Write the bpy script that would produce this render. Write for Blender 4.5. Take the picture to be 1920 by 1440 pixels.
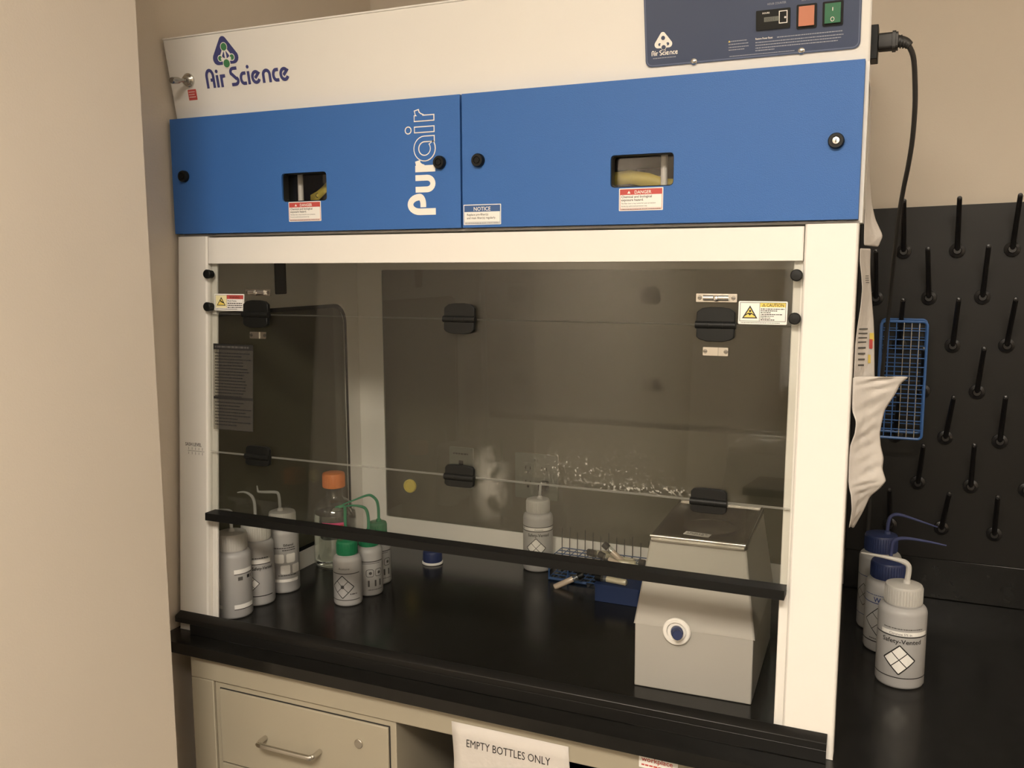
import bpy, math, random
from mathutils import Vector, Matrix, geometry
random.seed(7)
for o in list(bpy.data.objects): bpy.data.objects.remove(o)
SC = bpy.context.scene
COL = SC.collection
PI = math.pi
# metres; z = 0 is the black worktop, the floor lies at z = -0.91; x to the right, y away from the viewer

# ------------------------------------------------------------------ camera, light, exposure
def camera():
    yaw, pitch, roll = .40931, -.13106, -.00333
    fw = Vector((-math.sin(yaw)*math.cos(pitch), math.cos(yaw)*math.cos(pitch), math.sin(pitch)))
    rt = Vector((math.cos(yaw), math.sin(yaw), 0)); up = rt.cross(fw)
    r2 = rt*math.cos(roll)+up*math.sin(roll); u2 = -rt*math.sin(roll)+up*math.cos(roll)
    cd = bpy.data.cameras.new('camera'); co = bpy.data.objects.new('camera', cd); COL.objects.link(co)
    m = Matrix.Identity(4)
    for i in range(3):
        m[i][0] = r2[i]; m[i][1] = u2[i]; m[i][2] = -fw[i]
    m.translation = (1.28084, -1.29755, .70952)
    co.matrix_world = m
    cd.sensor_width = 36; cd.lens = 36*1685.82/1920; cd.clip_start = .02
    SC.camera = co
camera()
W = bpy.data.worlds.new('world'); SC.world = W; W.use_nodes = True
W.node_tree.nodes['Background'].inputs[0].default_value = (1, .9, .78, 1)
W.node_tree.nodes['Background'].inputs[1].default_value = .02
SC.view_settings.view_transform = 'Standard'; SC.view_settings.look = 'None'
SC.view_settings.gamma = 1; SC.view_settings.use_curve_mapping = False
SC.view_settings.exposure = 1.95
LAMP_COLOUR = (1.0, .895, .755)
# ceiling lights: centre x, centre y, size x, size y, emission
LIGHTS = [(1.22, -2.05, 1.2, .6, 11.5), (1.35, -3.3, 1.2, .3, 3.0), (2.9, -1.2, .6, 1.2, 1.6)]
CEIL = 1.84

# ------------------------------------------------------------------ materials
MATS = {}
def mat(name, col=(.5,.5,.5), rough=.5, metal=0.0, spec=.5, coat=0.0, noise=None, bump=None, emit=None):
    if name in MATS: return MATS[name]
    m = bpy.data.materials.new(name); m.use_nodes = True; nt = m.node_tree; b = nt.nodes['Principled BSDF']
    b.inputs['Base Color'].default_value = (*col, 1); b.inputs['Roughness'].default_value = rough
    b.inputs['Metallic'].default_value = metal; b.inputs['Specular IOR Level'].default_value = spec
    b.inputs['Coat Weight'].default_value = coat
    if emit:
        b.inputs['Emission Color'].default_value = (*emit[0], 1); b.inputs['Emission Strength'].default_value = emit[1]
    if noise or bump:
        tc = nt.nodes.new('ShaderNodeTexCoord')
    if noise:
        sc, amt = noise
        n = nt.nodes.new('ShaderNodeTexNoise'); n.inputs['Scale'].default_value = sc; n.inputs['Detail'].default_value = 4
        nt.links.new(tc.outputs['Object'], n.inputs['Vector'])
        r = nt.nodes.new('ShaderNodeMapRange'); r.inputs['From Min'].default_value = .3; r.inputs['From Max'].default_value = .7
        r.inputs['To Min'].default_value = 1-amt; r.inputs['To Max'].default_value = 1+amt
        nt.links.new(n.outputs['Fac'], r.inputs['Value'])
        mx = nt.nodes.new('ShaderNodeVectorMath'); mx.operation = 'SCALE'; mx.inputs[0].default_value = col
        nt.links.new(r.outputs['Result'], mx.inputs['Scale']); nt.links.new(mx.outputs['Vector'], b.inputs['Base Color'])
    if bump:
        sc, st = bump
        n2 = nt.nodes.new('ShaderNodeTexNoise'); n2.inputs['Scale'].default_value = sc; n2.inputs['Detail'].default_value = 3
        nt.links.new(tc.outputs['Object'], n2.inputs['Vector'])
        bp = nt.nodes.new('ShaderNodeBump'); bp.inputs['Strength'].default_value = st; bp.inputs['Distance'].default_value = .002
        nt.links.new(n2.outputs['Fac'], bp.inputs['Height']); nt.links.new(bp.outputs['Normal'], b.inputs['Normal'])
    MATS[name] = m
    return m

def clear_mat(name, tint=(.95,.95,.94), f0=.04, rough=.0, haze=0.0, hazecol=(.6,.58,.52), smears=None):
    """transparent sheet with a Fresnel-weighted gloss; haze = share of diffuse scatter"""
    if name in MATS: return MATS[name]
    m = bpy.data.materials.new(name); m.use_nodes = True; nt = m.node_tree; N = nt.nodes; L = nt.links
    for n in list(N): N.remove(n)
    out = N.new('ShaderNodeOutputMaterial'); tr = N.new('ShaderNodeBsdfTransparent'); tr.inputs[0].default_value = (*tint, 1)
    gl = N.new('ShaderNodeBsdfGlossy'); gl.inputs['Roughness'].default_value = rough
    ge = N.new('ShaderNodeNewGeometry'); dt = N.new('ShaderNodeVectorMath'); dt.operation = 'DOT_PRODUCT'
    L.new(ge.outputs['Normal'], dt.inputs[0]); L.new(ge.outputs['Incoming'], dt.inputs[1])
    ab = N.new('ShaderNodeMath'); ab.operation = 'ABSOLUTE'; L.new(dt.outputs['Value'], ab.inputs[0])
    om = N.new('ShaderNodeMath'); om.operation = 'SUBTRACT'; om.inputs[0].default_value = 1; L.new(ab.outputs[0], om.inputs[1])
    pw = N.new('ShaderNodeMath'); pw.operation = 'POWER'; L.new(om.outputs[0], pw.inputs[0]); pw.inputs[1].default_value = 5
    ma = N.new('ShaderNodeMath'); ma.operation = 'MULTIPLY_ADD'; L.new(pw.outputs[0], ma.inputs[0]); ma.inputs[1].default_value = 1-f0; ma.inputs[2].default_value = f0
    mx = N.new('ShaderNodeMixShader'); L.new(ma.outputs[0], mx.inputs[0]); L.new(tr.outputs[0], mx.inputs[1]); L.new(gl.outputs[0], mx.inputs[2])
    last = mx
    if haze or smears:
        df = N.new('ShaderNodeBsdfDiffuse'); df.inputs[0].default_value = (*hazecol, 1)
        m2 = N.new('ShaderNodeMixShader'); L.new(last.outputs[0], m2.inputs[1]); L.new(df.outputs[0], m2.inputs[2]); m2.inputs[0].default_value = haze
        if smears:
            tc = N.new('ShaderNodeTexCoord'); acc = None
            for (cx, cz, rx, rz, scale, thr, amt) in smears:
                mp = N.new('ShaderNodeVectorMath'); mp.operation = 'SUBTRACT'; mp.inputs[1].default_value = (cx, 0, cz); L.new(tc.outputs['Object'], mp.inputs[0])
                dv = N.new('ShaderNodeVectorMath'); dv.operation = 'MULTIPLY'; dv.inputs[1].default_value = (1/rx, 0, 1/rz); L.new(mp.outputs[0], dv.inputs[0])
                ln = N.new('ShaderNodeVectorMath'); ln.operation = 'LENGTH'; L.new(dv.outputs[0], ln.inputs[0])
                fall = N.new('ShaderNodeMapRange'); fall.inputs['From Min'].default_value = 1; fall.inputs['From Max'].default_value = .2
                L.new(ln.outputs['Value'], fall.inputs['Value'])
                ns = N.new('ShaderNodeTexNoise'); ns.inputs['Scale'].default_value = scale; ns.inputs['Detail'].default_value = 5; L.new(tc.outputs['Object'], ns.inputs['Vector'])
                th = N.new('ShaderNodeMapRange'); th.inputs['From Min'].default_value = thr; th.inputs['From Max'].default_value = thr+.1; th.inputs['To Max'].default_value = amt
                L.new(ns.outputs['Fac'], th.inputs['Value'])
                mu = N.new('ShaderNodeMath'); mu.operation = 'MULTIPLY'; L.new(fall.outputs['Result'], mu.inputs[0]); L.new(th.outputs['Result'], mu.inputs[1])
                if acc is None: acc = mu
                else:
                    ad = N.new('ShaderNodeMath'); ad.operation = 'MAXIMUM'; L.new(acc.outputs[0], ad.inputs[0]); L.new(mu.outputs[0], ad.inputs[1]); acc = ad
            ad = N.new('ShaderNodeMath'); ad.operation = 'ADD'; ad.inputs[1].default_value = haze; ad.use_clamp = True; L.new(acc.outputs[0], ad.inputs[0])
            L.new(ad.outputs[0], m2.inputs[0])
        last = m2
    L.new(last.outputs[0], out.inputs[0])
    MATS[name] = m
    return m

def plastic_mat(name, col, trans=.35, alpha=.0, rough=.35):
    """milky polyethylene: diffuse + translucent + a little see-through, glossy coat"""
    if name in MATS: return MATS[name]
    m = bpy.data.materials.new(name); m.use_nodes = True; nt = m.node_tree; N = nt.nodes; L = nt.links
    for n in list(N): N.remove(n)
    out = N.new('ShaderNodeOutputMaterial'); df = N.new('ShaderNodeBsdfPrincipled')
    df.inputs['Base Color'].default_value = (*col, 1); df.inputs['Roughness'].default_value = rough
    tl = N.new('ShaderNodeBsdfTranslucent'); tl.inputs[0].default_value = (*col, 1)
    m1 = N.new('ShaderNodeMixShader'); m1.inputs[0].default_value = trans; L.new(df.outputs[0], m1.inputs[1]); L.new(tl.outputs[0], m1.inputs[2])
    tr = N.new('ShaderNodeBsdfTransparent')
    m2 = N.new('ShaderNodeMixShader'); m2.inputs[0].default_value = alpha; L.new(m1.outputs[0], m2.inputs[1]); L.new(tr.outputs[0], m2.inputs[2])
    L.new(m2.outputs[0], out.inputs[0]); MATS[name] = m
    return m

WHITE = mat('white_enamel', (.80,.775,.73), .38, noise=(3,.02))
BLUE = mat('blue_enamel', (.042,.142,.42), .45, spec=.3, bump=(900,.25))
NAVY = mat('navy_panel', (.045,.065,.125), .35)
NAVYLINE = mat('navy_outline', (.12,.15,.24), .4)
WALL = mat('beige_wall_paint', (.66,.585,.49), .75, noise=(2.5,.02), bump=(300,.12))
CEILM = mat('ceiling_tile', (.75,.72,.66), .9, bump=(200,.3))
FLOORM = mat('vinyl_floor', (.13,.12,.105), .45, noise=(20,.12))
EPOXY = mat('black_epoxy', (.010,.0096,.0086), .22, spec=.4, noise=(40,.25))
BACKB = mat('black_board', (.011,.010,.009), .42, spec=.35)
PEGM = mat('black_peg_plastic', (.012,.011,.011), .32)
BLACK = mat('black_plastic', (.006,.0064,.006), .45, spec=.28)
RUBBER = mat('black_rubber', (.010,.010,.0095), .7, spec=.2)
CORDM = mat('black_cord', (.03,.028,.026), .5)
BARM = mat('black_bar', (.007,.007,.0066), .5, spec=.2)
SILL = mat('black_sill', (.010,.0096,.009), .28, spec=.35)
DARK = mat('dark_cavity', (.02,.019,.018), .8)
CAB = mat('beige_casework', (.37,.33,.25), .45, noise=(4,.03))
INNER = mat('grey_cavity', (.25,.225,.18), .6)
CHROME = mat('chrome', (.85,.83,.79), .24, 1.0)
STEEL = mat('brushed_steel', (.33,.315,.29), .24, 1.0)
SATIN = mat('satin_metal', (.62,.60,.55), .25, 1.0)
PAPER = mat('paper', (.62,.58,.54), .85, bump=(70,.5))
LABW = mat('label_white', (.86,.84,.80), .5)
INKK = mat('ink_black', (.015,.014,.013), .6)
INKG = mat('ink_grey', (.085,.08,.075), .6)
INKB = mat('ink_blue', (.03,.06,.20), .5)
RED = mat('label_red', (.52,.07,.06), .5)
YEL = mat('label_yellow', (.80,.62,.13), .5)
NBLUE = mat('label_blue', (.035,.10,.27), .5)
LOGOB = mat('logo_navy', (.055,.06,.19), .45)
LOGOG = mat('logo_green', (.06,.22,.09), .45)
PRINTW = mat('print_white', (.86,.83,.77), .5)
PRINTG = mat('print_pale', (.35,.37,.42), .5)
BATH = mat('grey_bath_enamel', (.42,.40,.36), .42)
PLATE = mat('outlet_plate', (.95,.93,.89), .4)
ORANGE = mat('orange_switch', (.50,.165,.08), .35)
GREENS = mat('green_switch', (.012,.13,.055), .25)
DISPLAY = mat('display_grey', (.14,.15,.13), .3)
YTAPE = mat('yellow_tape', (.62,.50,.09), .5)
HDPE = plastic_mat('milky_plastic', (.59,.58,.57), .30, .06)
HDPEC = plastic_mat('milky_cap', (.68,.66,.62), .30, .0)
TUBEW = plastic_mat('clear_tube', (.66,.66,.64), .35, .35, .2)
GREENCAP = mat('green_cap', (.02,.19,.085), .35)
GREENTUBE = plastic_mat('green_tube', (.03,.30,.15), .25, .1, .3)
BLUECAP = mat('blue_cap', (.024,.036,.105), .42)
BLUETUBE = plastic_mat('blue_tube', (.08,.095,.22), .25, .1, .3)
ORANGECAP = mat('orange_cap', (.70,.21,.05), .45)
PINK = mat('pink_tape', (.85,.09,.27), .6)
RACKWIRE = mat('dark_blue_wire', (.028,.075,.20), .4)
BLUEWIRE = mat('blue_coated_wire', (.045,.13,.36), .35)
BLUEBOX = mat('blue_box', (.018,.036,.11), .5)
CREAM = mat('cream_powder', (.74,.64,.48), .7)
PINKISH = mat('pinkish_powder', (.72,.55,.45), .7)
PANE = clear_mat('sash_acrylic', (.93,.935,.92), .042, 0.0, .004,
    smears=[(.665,.355,.04,.075,30,.42,.15), (.80,.385,.11,.04,190,.60,.55), (.88,.40,.13,.04,170,.62,.45), (1.06,.46,.07,.03,160,.64,.35), (.93,.366,.16,.010,180,.54,.6), (.85,.50,.25,.2,260,.72,.35)])
PANEEDGE = clear_mat('acrylic_edge', (.8,.8,.78), .06, .1, .42, (.70,.68,.62))
SMOKE = clear_mat('side_pane', (.63,.64,.60), .045, .02, .008)
BACKCLEAR = clear_mat('back_pane', (.62,.63,.60), .045, .02, .005)
GLASS = clear_mat('bottle_glass', (.93,.95,.92), .085, .0, .05)
DOORGLASS = clear_mat('door_window', (.9,.9,.9), .05, .0, .0)
DIMLABEL = clear_mat('film_label', (.62,.60,.56), .04, .2, .10, (.5,.47,.42))
LIQ = bpy.data.materials.new('clear_liquid'); LIQ.use_nodes = True
_b = LIQ.node_tree.nodes['Principled BSDF']; _b.inputs['Transmission Weight'].default_value = 1; _b.inputs['IOR'].default_value = 1.33
_b.inputs['Roughness'].default_value = .0; _b.inputs['Base Color'].default_value = (.93,.96,.93,1)
LAMPM = mat('lamp_diffuser', (.9,.9,.9), .6, emit=(LAMP_COLOUR, 1.0))

# ------------------------------------------------------------------ mesh builder
def arc(cx, cy, rx, ry, a0, a1, n=12):
    return [(cx+rx*math.cos(math.radians(a0+(a1-a0)*i/n)), cy+ry*math.sin(math.radians(a0+(a1-a0)*i/n))) for i in range(n+1)]
def rrpts(x0, y0, x1, y1, r, n=5):
    return arc(x1-r, y1-r, r, r, 0, 90, n)+arc(x0+r, y1-r, r, r, 90, 180, n)+arc(x0+r, y0+r, r, r, 180, 270, n)+arc(x1-r, y0+r, r, r, 270, 360, n)
TXT = {}
def text_data(s, bold, align):
    k = (s, bold, align)
    if k not in TXT:
        c = bpy.data.curves.new('t', 'FONT'); c.body = s; c.size = 1; c.resolution_u = 2; c.align_x = align; c.offset = bold
        o = bpy.data.objects.new('t', c); COL.objects.link(o)
        dg = bpy.context.evaluated_depsgraph_get(); me = bpy.data.meshes.new_from_object(o.evaluated_get(dg))
        TXT[k] = ([tuple(v.co) for v in me.vertices], [tuple(p.vertices) for p in me.polygons])
        bpy.data.objects.remove(o); bpy.data.curves.remove(c); bpy.data.meshes.remove(me)
    return TXT[k]

class MB:
    def __init__(s): s.v = []; s.f = []; s.m = []; s.mats = []; s.M = Matrix.Identity(4); s.wrap = None
    def mi(s, m):
        if m not in s.mats: s.mats.append(m)
        return s.mats.index(m)
    def add(s, vs, fs, m):
        o = len(s.v)
        for p in vs:
            p = Vector((*p, 0)) if len(p) == 2 else Vector(p)
            if s.wrap: p = s.wrap(p)
            s.v.append(s.M @ p)
        i = s.mi(m)
        for f in fs: s.f.append(tuple(o+k for k in f)); s.m.append(i)
    def box(s, x0, y0, z0, x1, y1, z1, m):
        vs = [(x0,y0,z0),(x1,y0,z0),(x1,y1,z0),(x0,y1,z0),(x0,y0,z1),(x1,y0,z1),(x1,y1,z1),(x0,y1,z1)]
        s.add(vs, [(0,3,2,1),(4,5,6,7),(0,1,5,4),(1,2,6,5),(2,3,7,6),(3,0,4,7)], m)
    def hexa(s, vs, m, edge=None):
        """8 corners in the order of box(); edge = material of the top and bottom faces"""
        s.add(vs, [(0,1,5,4),(1,2,6,5),(2,3,7,6),(3,0,4,7)], m); s.add(vs, [(0,3,2,1),(4,5,6,7)], edge or m)
    def prism(s, pts, d0, d1, m, holes=(), ax='z'):
        """polygon in the plane across ax, with holes, extruded from d0 to d1"""
        P = {'z': lambda a,b,d: (a,b,d), 'x': lambda a,b,d: (d,a,b), 'y': lambda a,b,d: (a,d,b)}[ax]
        loops = [list(pts)]+[list(h) for h in holes]
        flat = [p for l in loops for p in l]; n = len(flat)
        tri = geometry.tessellate_polygon([[Vector((p[0],p[1],0)) for p in l] for l in loops])
        vs = [P(a,b,d0) for a,b in flat]+[P(a,b,d1) for a,b in flat]
        fs = [tuple(reversed(t)) for t in tri]+[tuple(n+k for k in t) for t in tri]
        o = 0
        for l in loops:
            for i in range(len(l)):
                a = o+i; b = o+(i+1) % len(l); fs.append((a,b,n+b,n+a))
            o += len(l)
        s.add(vs, fs, m)
    def lathe(s, prof, m, n=32, ax='z', c=(0,0,0)):
        vs = []; fs = []
        for (r, h) in prof:
            for k in range(n):
                a = 2*PI*k/n; p = (r*math.cos(a), r*math.sin(a), h)
                if ax == 'y': p = (p[0], p[2], p[1])
                if ax == 'x': p = (p[2], p[0], p[1])
                vs.append((p[0]+c[0], p[1]+c[1], p[2]+c[2]))
        for i in range(len(prof)-1):
            for k in range(n): fs.append((i*n+k, i*n+(k+1)%n, (i+1)*n+(k+1)%n, (i+1)*n+k))
        if prof[0][0] > 1e-6: fs.append(tuple(reversed(range(n))))
        if prof[-1][0] > 1e-6: fs.append(tuple(range((len(prof)-1)*n, len(prof)*n)))
        s.add(vs, fs, m)
    def tube(s, path, r, m, n=8, smooth=True):
        path = [Vector(p) for p in path]
        if smooth and len(path) > 2:
            q = []
            for i in range(len(path)-1):
                p0 = path[max(i-1,0)]; p1 = path[i]; p2 = path[i+1]; p3 = path[min(i+2,len(path)-1)]
                for t in (0,.25,.5,.75):
                    q.append(.5*((2*p1)+(p2-p0)*t+(2*p0-5*p1+4*p2-p3)*t*t+(3*p1-p0-3*p2+p3)*t**3))
            path = q+[path[-1]]
        rs = r if callable(r) else (lambda t: r)
        vs = []; fs = []; ref = None
        for i, p in enumerate(path):
            t = (path[min(i+1,len(path)-1)]-path[max(i-1,0)]).normalized()
            if ref is None: ref = Vector((0,0,1)) if abs(t.z) < .9 else Vector((1,0,0))
            a = (ref-t*ref.dot(t)).normalized(); b = t.cross(a); ref = a
            R = rs(i/(len(path)-1))
            for k in range(n):
                an = 2*PI*k/n; vs.append(tuple(p+a*R*math.cos(an)+b*R*math.sin(an)))
        for i in range(len(path)-1):
            for k in range(n): fs.append((i*n+k, i*n+(k+1)%n, (i+1)*n+(k+1)%n, (i+1)*n+k))
        fs += [tuple(reversed(range(n))), tuple(range((len(path)-1)*n, len(path)*n))]
        s.add(vs, fs, m)
    # --- flat work in the local xy plane
    def rect(s, x0, y0, x1, y1, z, m, n=1):
        for i in range(n):
            a = x0+(x1-x0)*i/n; b = x0+(x1-x0)*(i+1)/n
            s.add([(a,y0,z),(b,y0,z),(b,y1,z),(a,y1,z)], [(0,1,2,3)], m)
    def plate(s, x0, y0, x1, y1, z0, z1, m, r=.001): s.prism(rrpts(x0,y0,x1,y1,r,3), z0, z1, m)
    def frame(s, x0, y0, x1, y1, w, z, m):
        s.rect(x0,y0,x1,y0+w,z,m); s.rect(x0,y1-w,x1,y1,z,m); s.rect(x0,y0+w,x0+w,y1-w,z,m); s.rect(x1-w,y0+w,x1,y1-w,z,m)
    def poly(s, pts, z, m): s.add([(a,b,z) for a,b in pts], [tuple(range(len(pts)))], m)
    def disc(s, x, y, r, z, m, n=20, ry=None): s.poly([(x+r*math.cos(2*PI*k/n), y+(ry or r)*math.sin(2*PI*k/n)) for k in range(n)], z, m)
    def ribbon(s, pts, w, z, m, closed=False):
        P = [Vector((a,b)) for a,b in pts]; n = len(P); vs = []
        for i in range(n):
            a = P[(i-1)%n] if closed or i > 0 else P[i]; b = P[(i+1)%n] if closed or i < n-1 else P[i]
            d1 = (P[i]-a).normalized() if (P[i]-a).length > 1e-9 else (b-P[i]).normalized()
            d2 = (b-P[i]).normalized() if (b-P[i]).length > 1e-9 else d1
            d = (d1+d2).normalized() if (d1+d2).length > 1e-6 else d1
            nn = Vector((-d.y, d.x)); k = 1/max(.5, abs(nn.dot(Vector((-d1.y,d1.x)))))
            vs += [(P[i]+nn*w/2*k), (P[i]-nn*w/2*k)]
        vs = [(a.x,a.y,z) for a in vs]
        fs = [(2*i+1, 2*((i+1)%n)+1, 2*((i+1)%n), 2*i) for i in range(n if closed else n-1)]
        s.add(vs, fs, m)
    def line(s, a, b, w, z, m, n=6):
        s.ribbon([(a[0]+(b[0]-a[0])*i/n, a[1]+(b[1]-a[1])*i/n) for i in range(n+1)], w, z, m)
    def text(s, t, size, x, y, z, m, align='LEFT', bold=.0, sx=1.0):
        vs, fs = text_data(t, bold, align)
        s.add([(x+a*size*sx, y+b*size, z) for a,b,c in vs], fs, m)
    def scribble(s, x, y, w, h, z, m, seed=1, fill=.8):
        """unreadable small print: word-length dashes"""
        r = random.Random(seed); a = x
        while a < x+w:
            l = min(r.uniform(.6,2.6)*h, x+w-a); s.rect(a, y, a+l, y+h, z, m); a += l+h*.45
    def build(s, name, parent=None, local=False, bevel=None, smooth=35, kind=None, origin=None):
        me = bpy.data.meshes.new(name); off = Vector((0,0,0))
        if origin is not None: off = Vector(origin)
        elif parent is not None and not local: off = world_loc(parent)
        me.from_pydata([tuple(p-off) for p in s.v], [], s.f)
        for m in s.mats: me.materials.append(m)
        me.polygons.foreach_set('material_index', s.m); me.update()
        if smooth is not None:
            me.polygons.foreach_set('use_smooth', [True]*len(s.f)); me.set_sharp_from_angle(angle=math.radians(smooth))
        o = bpy.data.objects.new(name, me); COL.objects.link(o)
        if parent is not None: o.parent = parent
        if origin is not None: o.location = off if parent is None else off-world_loc(parent)
        if bevel:
            b = o.modifiers.new('bevel', 'BEVEL'); b.width = bevel; b.segments = 2; b.limit_method = 'ANGLE'; b.angle_limit = math.radians(40)
        if kind: o['kind'] = kind
        return o
def world_loc(o):
    p = Vector((0,0,0))
    while o is not None: p += o.location; o = o.parent
    return p
def tag(o, label, cat, group=None):
    o['label'] = label; o['category'] = cat
    if group: o['group'] = group
    return o
def thing(name, label, cat, loc=(0,0,0), rz=0, group=None):
    o = bpy.data.objects.new(name, None); o.empty_display_size = .05; COL.objects.link(o)
    o.location = loc; o.rotation_euler = (0,0,rz)
    return tag(o, label, cat, group)
def copy_tree(o, parent=None):
    c = o.copy(); COL.objects.link(c)
    if parent is not None: c.parent = parent
    for ch in list(o.children): copy_tree(ch, c)
    return c
def plane(o, u, v):
    """matrix with local x along u, y along v, z along u x v, origin o"""
    u = Vector(u).normalized(); v = Vector(v).normalized(); w = u.cross(v); m = Matrix.Identity(4)
    for i in range(3): m[i][0] = u[i]; m[i][1] = v[i]; m[i][2] = w[i]; m[i][3] = o[i]
    return m

# ------------------------------------------------------------------ room
XW = 1.22                       # hood width at the front
XS = 1.189                      # right side sheet, set in behind the front column
EX, EY = .1559, -.18            # outer corner of the wall beside the hood
YB = .7756                      # back wall
RX, FY = 3.6, -3.9
def rooms():
    b = MB(); b.box(-.6, FY-.1, -1.0, RX+.1, YB+.1, -.91, FLOORM); b.build('floor', kind='structure')
    b = MB(); b.box(-.6, FY-.1, CEIL, RX+.1, YB+.1, CEIL+.08, CEILM); b.build('ceiling', kind='structure')
    b = MB(); b.box(-.12, YB, -.91, RX+.1, YB+.1, CEIL, WALL); b.build('wall_back', kind='structure')
    b = MB(); b.prism([(-.25,FY),(EX,FY),(EX,EY),(-.012,EY),(-.012,YB),(-.25,YB)], -.91, CEIL, WALL); b.build('wall_left', kind='structure')
    b = MB(); b.box(RX, FY, -.91, RX+.1, YB, CEIL, WALL); b.build('wall_right', kind='structure')
    b = MB(); b.box(EX, FY-.1, -.91, RX, FY, CEIL, WALL); b.build('wall_front', kind='structure')
rooms()
def ceiling_lights():
    names = ['ceiling light nearest the fume hood, long side along it', 'ceiling light at the far end of the room behind the viewer', 'ceiling light on the right, long side towards the bench wall']
    for (x, y, sx, sy, e), lab in zip(LIGHTS, names):
        t = thing('ceiling_light', 'recessed '+lab, 'ceiling light', (x, y, CEIL), group='recessed ceiling lights')
        b = MB(); b.prism(rrpts(x-sx/2-.03, y-sy/2-.03, x+sx/2+.03, y+sy/2+.03, .004, 2), CEIL-.02, CEIL, WHITE, holes=[rrpts(x-sx/2, y-sy/2, x+sx/2, y+sy/2, .004, 2)]); b.build('light_frame', t)
        lm = mat('lamp_diffuser_%d' % int(e*10+x*100), (.9,.9,.9), .6, emit=(LAMP_COLOUR, e))
        b = MB(); b.box(x-sx/2+.001, y-sy/2+.001, CEIL-.012, x+sx/2-.001, y+sy/2-.001, CEIL-.004, lm); b.build('light_diffuser', t)
ceiling_lights()

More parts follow.
